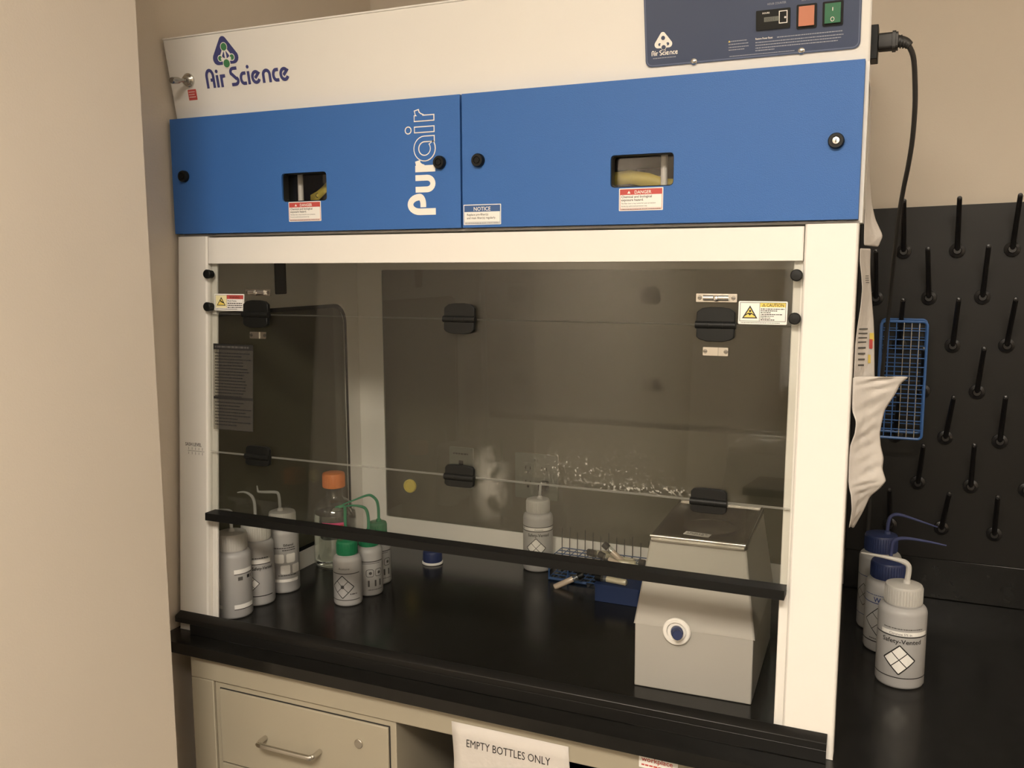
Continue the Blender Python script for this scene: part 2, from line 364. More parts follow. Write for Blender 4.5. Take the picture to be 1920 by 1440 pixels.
# ------------------------------------------------------------------ bench
def bench():
    b = MB(); x0 = -.009
    b.hexa([(x0,-.0547,-.0214),(3.2,-.0745,-.0214),(3.2,YB-.001,-.0214),(x0,YB-.001,-.0214),(x0,-.0547,0),(3.2,-.0745,0),(3.2,YB-.001,0),(x0,YB-.001,0)], EPOXY)
    tag(b.build('worktop', bevel=.0022), 'long black epoxy worktop under the fume hood and the bottles on the right', 'worktop')
    b = MB(); b.box(1.1905, YB-.02, 0.0, 3.2, YB-.001, .088, EPOXY)
    tag(b.build('backsplash', bevel=.002), 'low black upstand at the back of the worktop, below the pegboard', 'backsplash')
    # steel frame that carries the worktop
    t = thing('lab_bench', 'beige steel lab bench with apron rail under the black worktop', 'bench frame', (.06,-.04,-.91))
    b = MB(); b.box(.062, -.04, -.07, 3.15, -.02, -.0216, CAB); b.build('apron', t, bevel=.0015)
    b = MB(); b.box(.062, -.04, -.91, .1145, .0, -.0705, CAB); b.build('leg', t, bevel=.0015)
    b = MB(); b.box(.062, .60, -.91, .1145, .64, -.0216, CAB); b.build('leg', t, bevel=.0015)
    b = MB(); b.box(3.10, -.04, -.91, 3.15, .0, -.0705, CAB); b.build('leg', t, bevel=.0015)
    b = MB(); b.box(.062, .0005, -.07, .1145, .5995, -.0216, CAB); b.build('side_rail', t)
    # drawer cabinet
    t = thing('drawer_cabinet', 'beige metal drawer cabinet hung under the left end of the worktop', 'cabinet', (.315,.25,-.91))
    b = MB(); X0,X1,Z0,Z1 = .1165,.513,-.90,-.0715
    b.box(X0,-.036,Z0,X1,.55,Z1,CAB)
    body = b.build('body', t, bevel=.0012)
    zs = [(-.083,-.228),(-.231,-.40),(-.403,-.60),(-.603,-.86)]
    for i,(za,zb) in enumerate(zs):
        b = MB(); b.box(X0+.0135,-.0415,zb,X1-.0135,-.0365,za,CAB); d = b.build('drawer', t, bevel=.0012)
        b = MB(); b.box(X0+.0115,-.0363,zb-.0018,X1-.0115,-.0361,za+.0018,DARK); b.build('gap_shadow_seam', d)
        zc = -.157 if i == 0 else (za+zb)/2
        b = MB(); b.tube([(.236,-.042,zc),(.236,-.058,zc),(.240,-.066,zc),(.249,-.069,zc),(.344,-.069,zc),(.353,-.066,zc),(.357,-.058,zc),(.357,-.042,zc)], .0047, SATIN, 10)
        b.build('handle', d)
        if i == 0:
            b = MB(); b.lathe([(.0085,-.0418),(.0085,-.044),(.0075,-.0447),(0,-.0447)], SATIN, 20, 'y', (.440,0,-.124)); b.build('lock', d)
    # storage bin and second cabinet side beyond the knee space
    b = MB(); b.prism(rrpts(.70,.02,1.0,.42,.03,4), -.60, -.125, BLUEBOX, holes=[rrpts(.705,.025,.995,.415,.028,4)]); b.prism(rrpts(.70,.02,1.0,.42,.03,4), -.60, -.59, BLUEBOX)
    st = thing('storage_bin', 'dark blue plastic bin in the knee space behind the paper sign', 'bin', (.85,.22,-.60))
    b.build('bin_body', st)
    b = MB(); b.prism(rrpts(.69,.01,1.01,.43,.035,4), -.135, -.124, BLUEBOX, holes=[rrpts(.706,.026,.994,.414,.028,4)]); b.build('rim', st)
    # shelf that carries the bin
    b = MB(); b.box(.514, .0, -.62, 1.25, .55, -.601, CAB)
    tag(b.build('knee_space_shelf'), 'beige shelf low in the knee space beside the drawers', 'shelf')
    b = MB(); b.box(1.252, -.03, -.91, 1.27, .55, -.0716, CAB)
    b2 = thing('end_panel', 'beige end panel closing the right side of the knee space', 'panel', (1.26,.26,-.91)); b.build('panel', b2)
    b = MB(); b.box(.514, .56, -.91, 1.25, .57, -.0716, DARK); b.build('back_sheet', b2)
    # notice
    def wavy(x, z): return -.0408-.0022*math.sin((x-.626)*22)*min(1,(-.043-z)*6)-.001
    b = MB(); n = 14; mrows = 12; vs = []; fs = []
    for j in range(mrows+1):
        for i in range(n+1):
            x = .626+.207*i/n; z = -.0435-.27*j/mrows; vs.append((x+.002*math.sin(z*40)*(i in (0,n)), wavy(x,z), z))
    for j in range(mrows):
        for i in range(n): a = j*(n+1)+i; fs.append((a, a+n+1, a+n+2, a+1))
    b.add(vs, fs, PAPER)
    t = thing('paper_sign', 'white paper sign reading EMPTY BOTTLES ONLY taped under the worktop edge', 'sign', (.73,-.041,-.043))
    sh = b.build('sheet', t); m = sh.modifiers.new('thick','SOLIDIFY'); m.thickness = .0003
    b = MB(); b.M = plane((.651,-.0415,-.0745), (1,0,0), (0,0,1)); b.wrap = lambda p: Vector((p.x, p.y, -(wavy(.651+p.x, -.0745+p.y)+.0415)+.0008))
    b.text('EMPTY BOTTLES ONLY', .0195, 0, -.008, 0, INKK, sx=.745, bold=.0); b.build('lettering', t)
    b = MB(); b.M = plane((.975,-.0405,-.035), (1,0,-.01), (0,0,1)); b.plate(-.03,-.016,.03,.006,0,.0004,LABW); b.text('workplace', .0115, -.026, -.005, .0006, RED, bold=.01); b.scribble(-.026,-.012,.05,.0025,.0006,RED,5)
    tag(b.build('sticker', origin=(.975,-.0405,-.035)), 'small pale sticker with red lettering on the apron under the worktop', 'sticker')
bench()

# ------------------------------------------------------------------ fume hood
S = .0482/.7656
def F(z, off=0.0): return S*z+off
HD = thing('fume_hood', 'large white ductless fume hood with blue filter doors and clear folding sash', 'fume hood', (0,0,0))
YI = .650
def hood_front_plane(x, z, off): return plane((x, F(z, off), z), (1,0,0), (0, S, 1))
def slab(b, x0, x1, z0, z1, o0, o1, m, edge=None):
    """board that lies in the leaning front plane, from depth offset o0 (front) to o1"""
    b.hexa([(x0,F(z0,o0),z0),(x1,F(z0,o0),z0),(x1,F(z0,o1),z0),(x0,F(z0,o1),z0),(x0,F(z1,o0),z1),(x1,F(z1,o0),z1),(x1,F(z1,o1),z1),(x0,F(z1,o1),z1)], m, edge)
def stroke_text(b, strokes, x, y, w, z, m):
    for st in strokes: b.ribbon([(x+p[0], y+p[1]) for p in st], w, z, m)
def air_science(b, x, y, k, z, m):
    """rounded lettering 'Air Science'; k = scale (1: 0.19 m wide)"""
    sr = [[(.0028,0),(.0028,.0205)]+arc(.0103,.0205,.0075,.0105,180,0,12)+[(.0178,0)], [(.0108,.0140),(.0178,.0140)]]
    sr += [[(.0268,0),(.0268,.0215)], [(.0360,0),(.0360,.0218)], [(.0360,.0150),(.0382,.0190),(.0452,.0190)]]
    sr += [[(.0735,.0300),(.0665,.0300)]+arc(.0650,.0240,.0062,.0060,90,205,8)+[(.0625,.0190),(.0695,.0125)]+arc(.0665,.0085,.0068,.0060,40,-90,8)+[(.0580,.0025)]]
    def c(cx): return [(cx+.0145,.0200),(cx+.0090,.0200)]+arc(cx+.0090,.0113,.0062,.0087,95,265,14)+[(cx+.0145,.0026)]
    def e(cx): return [(cx+.0085,.0095),(cx+.0165,.0175)]+arc(cx+.0105,.0113,.0077,.0090,48,335,20)
    sr += [c(.0773), [(.0976,0),(.0976,.0225)], e(.1030), [(.1300,0),(.1300,.0135)]+arc(.1370,.0135,.0070,.0072,180,0,12)+[(.1440,0)], c(.1490), e(.1652)]
    for i, st in enumerate(sr): b.ribbon([(x+p[0]*k, y+p[1]*k) for p in st], .0057*k, z+.00008*(i % 3), m)
    b.disc(x+.0268*k, y+.0280*k, .0032*k, z, m, 16); b.disc(x+.0976*k, y+.0300*k, .0032*k, z, m, 16)
def triangle_logo(b, x, y, k, z, c1, c2, c3):
    """rounded triangle badge with four joined balls; k = 1: 0.055 m wide"""
    def tri(r):   # rounded triangle
        P = [(-.0185,.0115),(.0185,.0115),(-.001,.041)]; R = [.0115,.0115,.009]
        return arc(P[1][0],P[1][1],R[1],R[1],-90,30,6)+arc(P[2][0],P[2][1],R[2],R[2],30,150,6)+arc(P[0][0],P[0][1],R[0],R[0],150,270,6)
    b.poly([(x+p[0]*k, y+p[1]*k) for p in tri(1)], z, c1)
    top, lo, le, ri = (0,.0310), (.001,.0015), (-.0125,.0115), (.0150,.0115)
    for q in (lo, le, ri): b.line((x+top[0]*k, y+top[1]*k), (x+q[0]*k, y+q[1]*k), .0042*k, z+.0002, c3, 2)
    for q in (le, ri): b.line((x+lo[0]*k, y+lo[1]*k+.004*k), (x+q[0]*k, y+q[1]*k), .0075*k, z+.0002, c3, 2)
    for q, r in ((le,.0062),(ri,.0066)): b.disc(x+q[0]*k, y+q[1]*k, r*k, z+.0003, c3); b.disc(x+q[0]*k, y+q[1]*k, (r-.0016)*k, z+.0004, c2)
    for q in (le, ri): b.line((x+lo[0]*k, y+lo[1]*k+.006*k), (x+q[0]*k*.85, y+q[1]*k*.95), .004*k, z+.0005, c3, 2)
    for q, r in ((top,.0082),(lo,.0088)): b.disc(x+q[0]*k, y+q[1]*k, r*k, z+.0006, c3); b.disc(x+q[0]*k, y+q[1]*k, (r-.0014)*k, z+.0007, c2)

def hood_body():
    # front columns
    for x0, x1 in ((0,.071),(1.149,XW)):
        b = MB(); slab(b, x0, x1, .0005, .766, 0, .030, WHITE); b.build('front_column', HD, bevel=.003)
    b = MB(); b.M = hood_front_plane(.017, .366, -.0006)
    b.text('SASH LEVEL', .0090, 0, 0, 0, INKK, sx=.86, bold=.006)
    for i in range(5): b.rect(.008+.0085*i, -.0075, .0088+.0085*i, -.0025, 0, INKG); b.rect(.008+.0085*i, -.0165, .0088+.0085*i, -.0115, 0, INKG)
    b.rect(.006,-.0098,.047,-.0092,0,INKG); b.build('sash_level_marking', HD)
    # head rail below the blue doors
    b = MB(); slab(b, .0722, 1.1478, .715, .7632, .0015, .03, WHITE); b.build('head_rail', HD, bevel=.002)
    # sash guide rails inside the columns
    for x0, x1 in ((.0712,.0835),(1.1345,1.1488)):
        b = MB(); slab(b, x0, x1, .0005, .7145, .0125, .0185, WHITE); b.build('sash_rail', HD, bevel=.0015)
    # side panels with windows
    for side, (xa, xb) in enumerate(((.0005,.0095),(XS-.009,XS))):
        outer = [(F(0,.0305),.0005),(YI-.001,.0005),(YI-.001,.7655),(F(.7655,.0305),.7655)]
        hole = rrpts(.105, .050, .590, .613, .045, 6)
        b = MB(); b.prism(outer, xa, xb, WHITE, holes=[hole], ax='x'); sp = b.build('side_panel', HD, smooth=25)
        b = MB(); b.prism(rrpts(.107,.052,.588,.611,.043,6), xa+.003, xb-.003, SMOKE, ax='x'); b.build('side_window', sp)
        xs = xb if side == 0 else xa-.0012
        b = MB(); b.prism(rrpts(.100,.045,.595,.618,.048,6), xs, xs+.0012, RUBBER, holes=[rrpts(.109,.054,.586,.609,.042,6)], ax='x'); b.build('gasket', sp)
        if side == 0:
            b = MB(); b.prism(rrpts(.322,.648,.360,.72,.003,2), xb, xb+.0025, RUBBER, ax='x', holes=[rrpts(.325,.651,.357,.717,.003,2)]); b.build('slot_trim', sp)
            b = MB(); b.box(xb+.0001, .325, .651, xb+.0006, .357, .717, DARK); b.build('slot', sp)
    # back panel
    b = MB(); b.prism([(.0005,.0005),(XS,.0005),(XS,.7655),(.0005,.7655)], YI, YI+.008, WHITE, holes=[rrpts(.080,.067,1.14,.700,.004,2)], ax='y'); bp = b.build('back_panel', HD, smooth=25)
    b = MB(); b.box(.0805, YI+.002, .0675, 1.1395, YI+.006, .6995, BACKCLEAR); b.build('back_window', bp)
    b = MB(); b.lathe([(.0172,YI+.0018),(.0172,YI-.004),(.0155,YI-.006),(.0130,YI-.006),(.0120,YI-.002),(0,YI-.002)], YTAPE, 28, 'y', (.1525,0,.154))
    b.build('port_plug', bp)['label'] = 'round yellow plug'
    # sill
    b = MB(); y0 = F(.038)-.0008
    b.prism([(y0,.0385),(-.0125,.0325),(-.0145,.0305),(-.0145,.020),(-.012,.020),(y0-.001,.024)], .003, 1.2115, SILL, ax='x')
    b.prism([(-.0145,.0199),(-.0145,.0006),(-.012,.0006),(-.012,.0199)], .040, 1.2115, SILL, ax='x')
    b.build('front_sill', HD, smooth=30, bevel=.0014)
hood_body()

def hinge(x, z, zt, zb, par, upper):
    b = MB(); b.M = hood_front_plane(x, z, .004); w = .0285 if upper else .0265
    def leaf(y0, y1, bul):
        pts = [(-w,y0),(w,y0)]+[(w*math.cos(a)*1.0, y1-abs(bul)*(1-math.sin(a)) if bul > 0 else y1+abs(bul)*(1-math.sin(a))) for a in [PI*k/10 for k in range(11)]]
        return pts
    if upper:
        up = [(w,.003),(w*.98,zt*.72),(w*.72,zt*.93),(w*.3,zt),(-w*.3,zt),(-w*.72,zt*.93),(-w*.98,zt*.72),(-w,.003)]
        lo = [(-w*.97,-.003),(-w*.97,zb*.72),(-w*.8,zb*.88),(-w*.4,zb),(w*.4,zb),(w*.8,zb*.88),(w*.97,zb*.72),(w*.97,-.003)]
    else:
        up = [(w,.002),(w,zt*.75),(w*.85,zt*.95),(w*.55,zt),(-w*.55,zt),(-w*.85,zt*.95),(-w,zt*.75),(-w,.002)]
        lo = [(-w,-.002),(-w,zb*.75),(-w*.85,zb*.95),(-w*.55,zb),(w*.55,zb),(w*.85,zb*.95),(w,zb*.75),(w,-.002)]
    b.prism(up, 0, .0075, BLACK); b.prism(lo, 0, .0085, BLACK)
    h = b.build('hinge', par, bevel=.0016)
    b = MB(); b.M = hood_front_plane(x, z, .004); b.tube([(-w*1.04,0,.006),(w*1.04,0,.006)], .0058, BLACK, 12)
    for k in (-.35,.35): b.tube([(w*k-.001,0,.006),(w*k+.001,0,.006)], .0062, BLACK, 12)
    b.build('hinge_barrel', h)
def catch(x, z, w, par, big):
    b = MB(); b.M = hood_front_plane(x, z, .004)
    b.plate(-w,-.0062,w,.0062,0,.0018,SATIN,.001)
    for k in (-1,1):
        b.lathe([(.0032,.0018),(.0028,.0028),(0,.003)], STEEL, 12, 'z', (k*w*.82,0,0)); b.rect(k*w*.82-.0024,-.0004,k*w*.82+.0024,.0004,.0031,INKK)
    if big:
        for k in (-1,1): b.tube([(k*w*.12,0,.005),(k*w*.62,0,.005)], .0042, CHROME, 12)
        b.lathe([(.003,.0018),(.0045,.005),(.003,.008),(0,.009)], CHROME, 12, 'z', (0,-.001,0))
    else: b.box(-w*.22,-.0058,.0018,w*.22,.0058,.004,SATIN)
    b.build('catch_plate', par)
def sash():
    X0, X1 = .0745, 1.1455
    panes = []
    for z0, z1 in ((.6218,.740),(.3580,.6203),(.236,.3563)):
        b = MB(); slab(b, X0, X1, z0, z1, .004 if z1 < .7 else .0045, .0095, PANE, PANEEDGE); panes.append(b.build('sash_pane', HD, smooth=None))
    b = MB(); slab(b, .0785, 1.1445, .2295, .2435, -.016, .013, BARM); b.build('sash_handle_bar', HD, bevel=.0015)
    for x in (.1875,.607,1.029): hinge(x, .621, .0265, -.0245, panes[0], True)
    for x in (.1920,.612,1.0285): hinge(x, .357, .0205, -.0165, panes[1], False)
    catch(.1885,.6615,.0285,panes[0],True); catch(1.028,.661,.0300,panes[0],True)
    catch(.189,.583,.0185,panes[1],False); catch(1.0295,.582,.0185,panes[1],False)
    for x, z in ((.0785,.695),(.0785,.634),(1.141,.694),(1.141,.633)):
        b = MB(); b.M = hood_front_plane(x, z, .0); b.lathe([(.0075,-.004),(.0075,.003),(.0085,.004),(.0085,.009),(.007,.0108),(0,.0112)], BLACK, 20); b.build('sash_knob', HD)
    # WARNING label (left)
    b = MB(); b.M = hood_front_plane(.086, .627, .0040); w, h = .0705, .0315
    b.plate(0,0,w,h,0,.0005,LABW); z = .0007
    b.frame(.002,.002,w-.002,h-.002,.0005,z,INKK); b.rect(.0035,.0055,.0295,h-.003,z,mat('label_cream',(.82,.74,.42),.5)); b.rect(.030,h-.0095,w-.0025,h-.0025,z,RED); b.rect(.0295,.0055,.030,h-.0025,z,INKK)
    b.text('WARNING', .0058, .036, h-.0082, z+.0002, INKK, bold=.01, sx=.85)
    b.poly([(.006,.0095),(.027,.0095),(.0165,h-.006)], z+.0001, INKK); b.poly([(.0083,.0108),(.0247,.0108),(.0165,h-.0092)], z+.0002, YEL)
    b.poly([(.0150,.0165),(.0225,.0135),(.0225,.0155),(.0165,.0185),(.0145,.0205),(.0135,.0195)], z+.0003, INKK)
    b.text('Pinch Points.', .0046, .0315, h-.0145, z, INKK, bold=.012, sx=.9)
    for i, ww in enumerate((.034,.035,.035)): b.scribble(.0315, .0130-.0038*i, ww, .0018, z, INKK, 20+i)
    b.scribble(.004,.0030,.05,.0009,z,INKG,31); b.build('warning_label', panes[0])
    # CAUTION label (right)
    b = MB(); b.M = hood_front_plane(1.0605, .6235, .0040); w, h = .069, .0335
    b.plate(0,0,w,h,0,.0005,LABW,.0018)
    b.frame(.002,.0042,w-.002,h-.0018,.0007,z,INKG); b.rect(.0300,.0045,.0306,h-.002,z,INKG); b.rect(.0308,h-.0085,w-.0027,h-.0025,z,YEL)
    b.text('CAUTION', .0062, .0395, h-.0077, z+.0002, INKK, bold=.012, sx=.88); b.poly([(.0335,h-.0075),(.0385,h-.0075),(.036,h-.0035)], z+.0002, INKK); b.poly([(.0347,h-.0070),(.0373,h-.0070),(.036,h-.0048)], z+.0003, YEL)
    b.poly([(.0055,.0085),(.0275,.0085),(.0165,.0272)], z+.0001, INKK); b.poly([(.0083,.0100),(.0247,.0100),(.0165,.0240)], z+.0002, YEL)
    b.disc(.0168,.0192,.0017,z+.0003,INKK,12); b.poly([(.0095,.0118),(.014,.0150),(.0165,.0125),(.019,.0150),(.0235,.0118),(.0235,.0135),(.0190,.0165),(.0140,.0165),(.0095,.0135)], z+.0003, INKK)
    for i, ww in enumerate((.033,.023,.014,.030,.019,.014,.020)): b.scribble(.0318, .0217-.0026*i, ww, .0013, z, INKK, 40+i)
    b.scribble(.004,.0018,.055,.0009,z,INKG,51); b.build('caution_label', panes[0])
    # instruction film on the middle pane
    b = MB(); b.M = hood_front_plane(.083, .402, .0042); w, h = .094, .163
    b.rect(0,0,w,h,.0002,DIMLABEL); z = .0006
    b.rect(0,h-.011,w,h,z,INKK); b.rect(0,.058,w,.063,z,INKK)
    b.scribble(.004,h-.0075,.08,.0035,z+.0003,INKG,59)
    for i in range(15): b.scribble(.004, h-.0185-.0058*i, random.Random(i).uniform(.06,.086), .0019, z, INKK, 60+i)
    for i in range(8): b.scribble(.004, .051-.0061*i, random.Random(i+50).uniform(.05,.086), .0019, z, INKK, 90+i)
    b.frame(0,0,w,h,.0007,z,INKK); b.build('instruction_label', panes[1])
sash()

def head():
    zt, yh, zh, yh2 = .9836, .0634, 1.1242, .0368
    X0, X1 = -.0016, 1.2234; t = .006
    b = MB()
    q = yh+.004*(yh-yh2)/(zh-zt)
    b.hexa([(X0,q,zt-.004),(X1,q,zt-.004),(X1,q+t,zt-.004),(X0,q+t,zt-.004),(X0,yh2,zh),(X1,yh2,zh),(X1,yh2+t,zh),(X0,yh2+t,zh)], WHITE); hf = b.build('control_fascia', HD, bevel=.0025)
    b = MB()
    b.box(X1-t, .0634, .767, X1, .115, zt, WHITE); b.box(XS, .110, .767, X1-t, .115, zt, WHITE)
    for xa, xb in ((X0,X0+t),(XS-t,XS)):
        b.prism([(.064,.767),(YI+.008,.767),(YI+.008,zh-.0005),(yh2+t+.0005,zh-.0005),(yh+t+.0003,zt)], xa, xb, WHITE, ax='x')
    b.box(X0+t, YI, .767, XS-t, YI+.008, zh-.0005, WHITE)
    b.box(X0+t, .066, .767, XS-t, YI, .773, WHITE)
    b.box(X0+t, yh2+t+.001, zh-.005, XS-t, YI, zh-.0005, WHITE)
    b.build('head_casing', HD, smooth=25)
    b = MB(); b.box(X0, yh2-.001, zh+.0003, X1, .115, zh+.004, WHITE); b.box(X0, .1152, zh+.0003, XS+.002, YI+.009, zh+.004, WHITE); b.build('top_lid', HD, bevel=.0012)
    # front lip seen between doors and head rail
    b = MB(); b.box(.0, .0545, .7663, XW, .0655, .7695, mat('grey_lip',(.42,.40,.37),.5)); b.build('door_lip', HD)
    # filters inside the head
    b = MB(); b.box(.02, .17, .776, .59, .62, .96, DARK); b.box(.63, .17, .776, 1.185, .62, .96, DARK); fl = b.build('filter_block', HD)
    for x, z0 in ((.262,.775),(.936,.775)):
        b = MB(); b.lathe([(.0052,z0),(.0052,.975),(0,.975)], PRINTW, 14, 'z', (x,.085,0)); b.build('filter_rod', HD)
    def strap(pts, m, ww):
        b = MB(); vs = []; n = len(pts)
        for (x,y,z,h) in pts: vs += [(x,y,z-h/2),(x,y,z+h/2)]
        b.add(vs, [(2*i,2*i+2,2*i+3,2*i+1) for i in range(n-1)], m); o = b.build('pull_strap', HD); md = o.modifiers.new('t','SOLIDIFY'); md.thickness = .001
    strap([(.272,.100,.829,.020),(.288,.098,.836,.018),(.303,.095,.845,.017),(.325,.095,.862,.018)], YTAPE, .02)
    strap([(.84,.092,.843,.020),(.88,.092,.846,.021),(.91,.095,.840,.022),(.935,.10,.833,.018),(.965,.10,.832,.016)], YTAPE, .02)
    b = MB(); b.M = plane((.870,.168,.850),(1,0,0),(0,0,1)); b.plate(0,0,.048,.016,0,.0006,PLATE); b.rect(.004,.003,.044,.013,.0008,DISPLAY); b.build('filter_tag', HD)
    b = MB(); b.M = plane((.272,.0985,.830),(1,.0,.1),(0,0,1)); b.disc(.018,.006,.0045,.001,INKK,16); b.disc(.018,.006,.003,.0012,YTAPE,16); b.build('strap_mark', HD)
    # branding on the fascia
    up = (0, yh2-yh, zh-zt); FM = plane((0,yh,zt),(1,0,0),up)
    b = MB(); b.M = FM; triangle_logo(b, .1375, .0900, .96, .0005, LOGOB, LOGOG, PRINTW); b.build('badge', hf, smooth=None)
    b = MB(); b.M = FM; air_science(b, .0845, .0520, 1.0, .0005, LOGOB); b.build('brand_lettering', hf, smooth=None)
    b = MB(); b.M = FM; b.plate(.0375,.0345,.0570,.0535,0,.0005,RED); b.scribble(.0395,.0485,.015,.0012,.0007,PRINTW,3); b.scribble(.0395,.0440,.013,.0012,.0007,PRINTW,4); b.scribble(.0395,.0395,.015,.0012,.0007,PRINTW,5); b.build('red_sticker', hf)
    b = MB(); b.M = FM @ Matrix.Translation((.0455,.0700,0))
    b.lathe([(.0125,.0005),(.0125,.004),(.0105,.006),(.0085,.006),(.0085,.010),(.0055,.012),(0,.012)], SATIN, 24); lk = b.build('lock', hf)
    b = MB(); b.M = FM @ Matrix.Translation((.0455,.0700,.012)); b.lathe([(.0035,0),(.0035,.020),(0,.020)], STEEL, 12); b.lathe([(.0055,.016),(.0060,.020),(.0060,.032),(.0050,.035),(0,.035)], STEEL, 12); b.build('lock_nozzle', lk)
    # control panel
    pts = rrpts(.912,.018,1.2105,.135,.009,5)
    b = MB(); b.M = FM; b.prism(pts, .0004, .0022, NAVY); b.ribbon(rrpts(.9140,.0200,1.2085,.1330,.008,5), .0016, .0024, NAVYLINE, True); cp = b.build('control_panel', hf)
    b = MB(); b.M = FM; triangle_logo(b, .9395, .0435, .44, .0026, PRINTW, NAVY, PRINTW); air_science(b, .9215, .0335, .212, .0028, PRINTW); b.scribble(.9235,.0293,.034,.0012,.0026,PRINTG,7)
    b.build('brand_print', cp, smooth=None); b = MB(); b.M = FM
    for i, (x, y, ww) in enumerate(((1.036,.0425,.024),(1.034,.0385,.028),(1.034,.0345,.028),(1.034,.0310,.022))): b.scribble(x, y, ww, .0011, .0026, PRINTG, 100+i)
    b.poly([(1.0335,.0420),(1.0365,.0420),(1.035,.0445)], .0026, YEL)
    b.build('caution_print', cp, smooth=None); b = MB(); b.M = FM
    b.text('Restore Power Reset', .0036, 1.0715, .0418, .0026, PRINTW, bold=.015, sx=.75); b.scribble(1.1010,.0420,.086,.0012,.0026,PRINTG,110)
    for i in range(3): b.scribble(1.0715, .0375-.0037*i, (.117,.114,.110)[i], .0012, .0026, PRINTG, 111+i)
    b.scribble(1.0715,.0268,.026,.0012,.0026,PRINTG,120); b.scribble(1.035,.0225,.09,.0009,.0026,PRINTG,121)
    b.build('reset_print', cp, smooth=None); b = MB(); b.M = FM
    b.text('HOUR COUNTER', .0040, 1.0875, .0855, .0026, PRINTG, sx=.8); b.text('BLOWER', .0040, 1.133, .0860, .0026, PRINTG, sx=.8); b.text('POWER', .0040, 1.168, .0865, .0026, PRINTG, sx=.8)
    b.build('switch_titles', cp, smooth=None)
    b = MB(); b.M = FM; b.plate(1.0725,.0535,1.1185,.0795,.002,.0050,BLACK,.0012); b.frame(1.1035,.0600,1.1150,.0765,.0011,.0053,PRINTW); b.rect(1.0835,.0640,1.1040,.0700,.0053,DISPLAY); b.text('00021', .0062, 1.0850, .0649, .0055, INKG, sx=.9); b.text('HOURS', .0030, 1.0810, .0745, .0053, PRINTW, bold=.02); b.disc(1.1120,.0675,.0014,.0054,PRINTW,10); b.build('hour_meter', cp)
    for nm, x0, mm in (('orange_switch',1.1270,ORANGE),('green_switch',1.1610,GREENS)):
        b = MB(); b.M = FM; b.plate(x0,.0505,x0+.0265,.0815,.002,.0050,BLACK,.0015); sw = b.build(nm, cp)
        b = MB(); b.M = FM; b.hexa([(x0+.0030,.0535,.005),(x0+.0235,.0535,.005),(x0+.0235,.0790,.005),(x0+.003,.0790,.005),(x0+.003,.0535,.0085),(x0+.0235,.0535,.0085),(x0+.0235,.0790,.0062),(x0+.003,.0790,.0062)], mm)
        if mm is GREENS:
            b.rect(x0+.0128,.0690,x0+.0137,.0735,.0083,PRINTW); b.ribbon(arc(x0+.0132,.0585,.0022,.0026,0,360,16), .0007, .0088, PRINTW)
        b.build('rocker', sw)
    for x, y in ((.984,.0205),(1.134,.0215)):
        b = MB(); b.M = FM @ Matrix.Translation((x,y,.002)); b.lathe([(.0048,0),(.0045,.0016),(.003,.0028),(0,.0033)], CHROME, 16); b.rect(-.0035,-.0004,.0035,.0004,.0034,INKK); b.build('screw', cp)
    # power inlet on the right side
    b = MB(); b.box(XS, .150, 1.004, X1+.006, .190, 1.052, BLACK); b.build('power_inlet', HD, bevel=.001)

def label_danger(b, x, z, w, h, par):
    b.M = plane((x,YD-.0004,z),(1,0,0),(0,0,1)); Z = .0006
    b.plate(0,0,w,h,0,.0004,LABW,.001); b.frame(.0014,.0014,w-.0014,h-.0014,.0006,Z,RED)
    b.rect(.0018,h-.0098,w-.0018,h-.0018,Z,RED); b.text('DANGER', .0068, w/2+.003, h-.0084, Z+.0002, PRINTW, 'CENTER', .012, .95); b.poly([(w/2-.021,h-.0080),(w/2-.016,h-.0080),(w/2-.0185,h-.0038)], Z+.0002, PRINTW)
    b.text('Chemical and biological', .0050, .0035, h-.0143, Z, INKK, bold=.012, sx=1.0); b.text('exposure hazard.', .0050, .0035, h-.0190, Z, INKK, bold=.012, sx=1.0)
    b.text('The filter door is key locked for your protection.', .0029, .0035, h-.0235, Z, INKK, sx=.93); b.text('Access by authorized personnel only.', .0029, .0035, h-.0275, Z, INKK, sx=.93)
    b.rect(.0020,.0037,w-.002,.0041,Z,RED); b.scribble(.003,.0018,w-.006,.0010,Z,INKG,int(x*100))
    b.build('danger_label', par)
YD = .0437
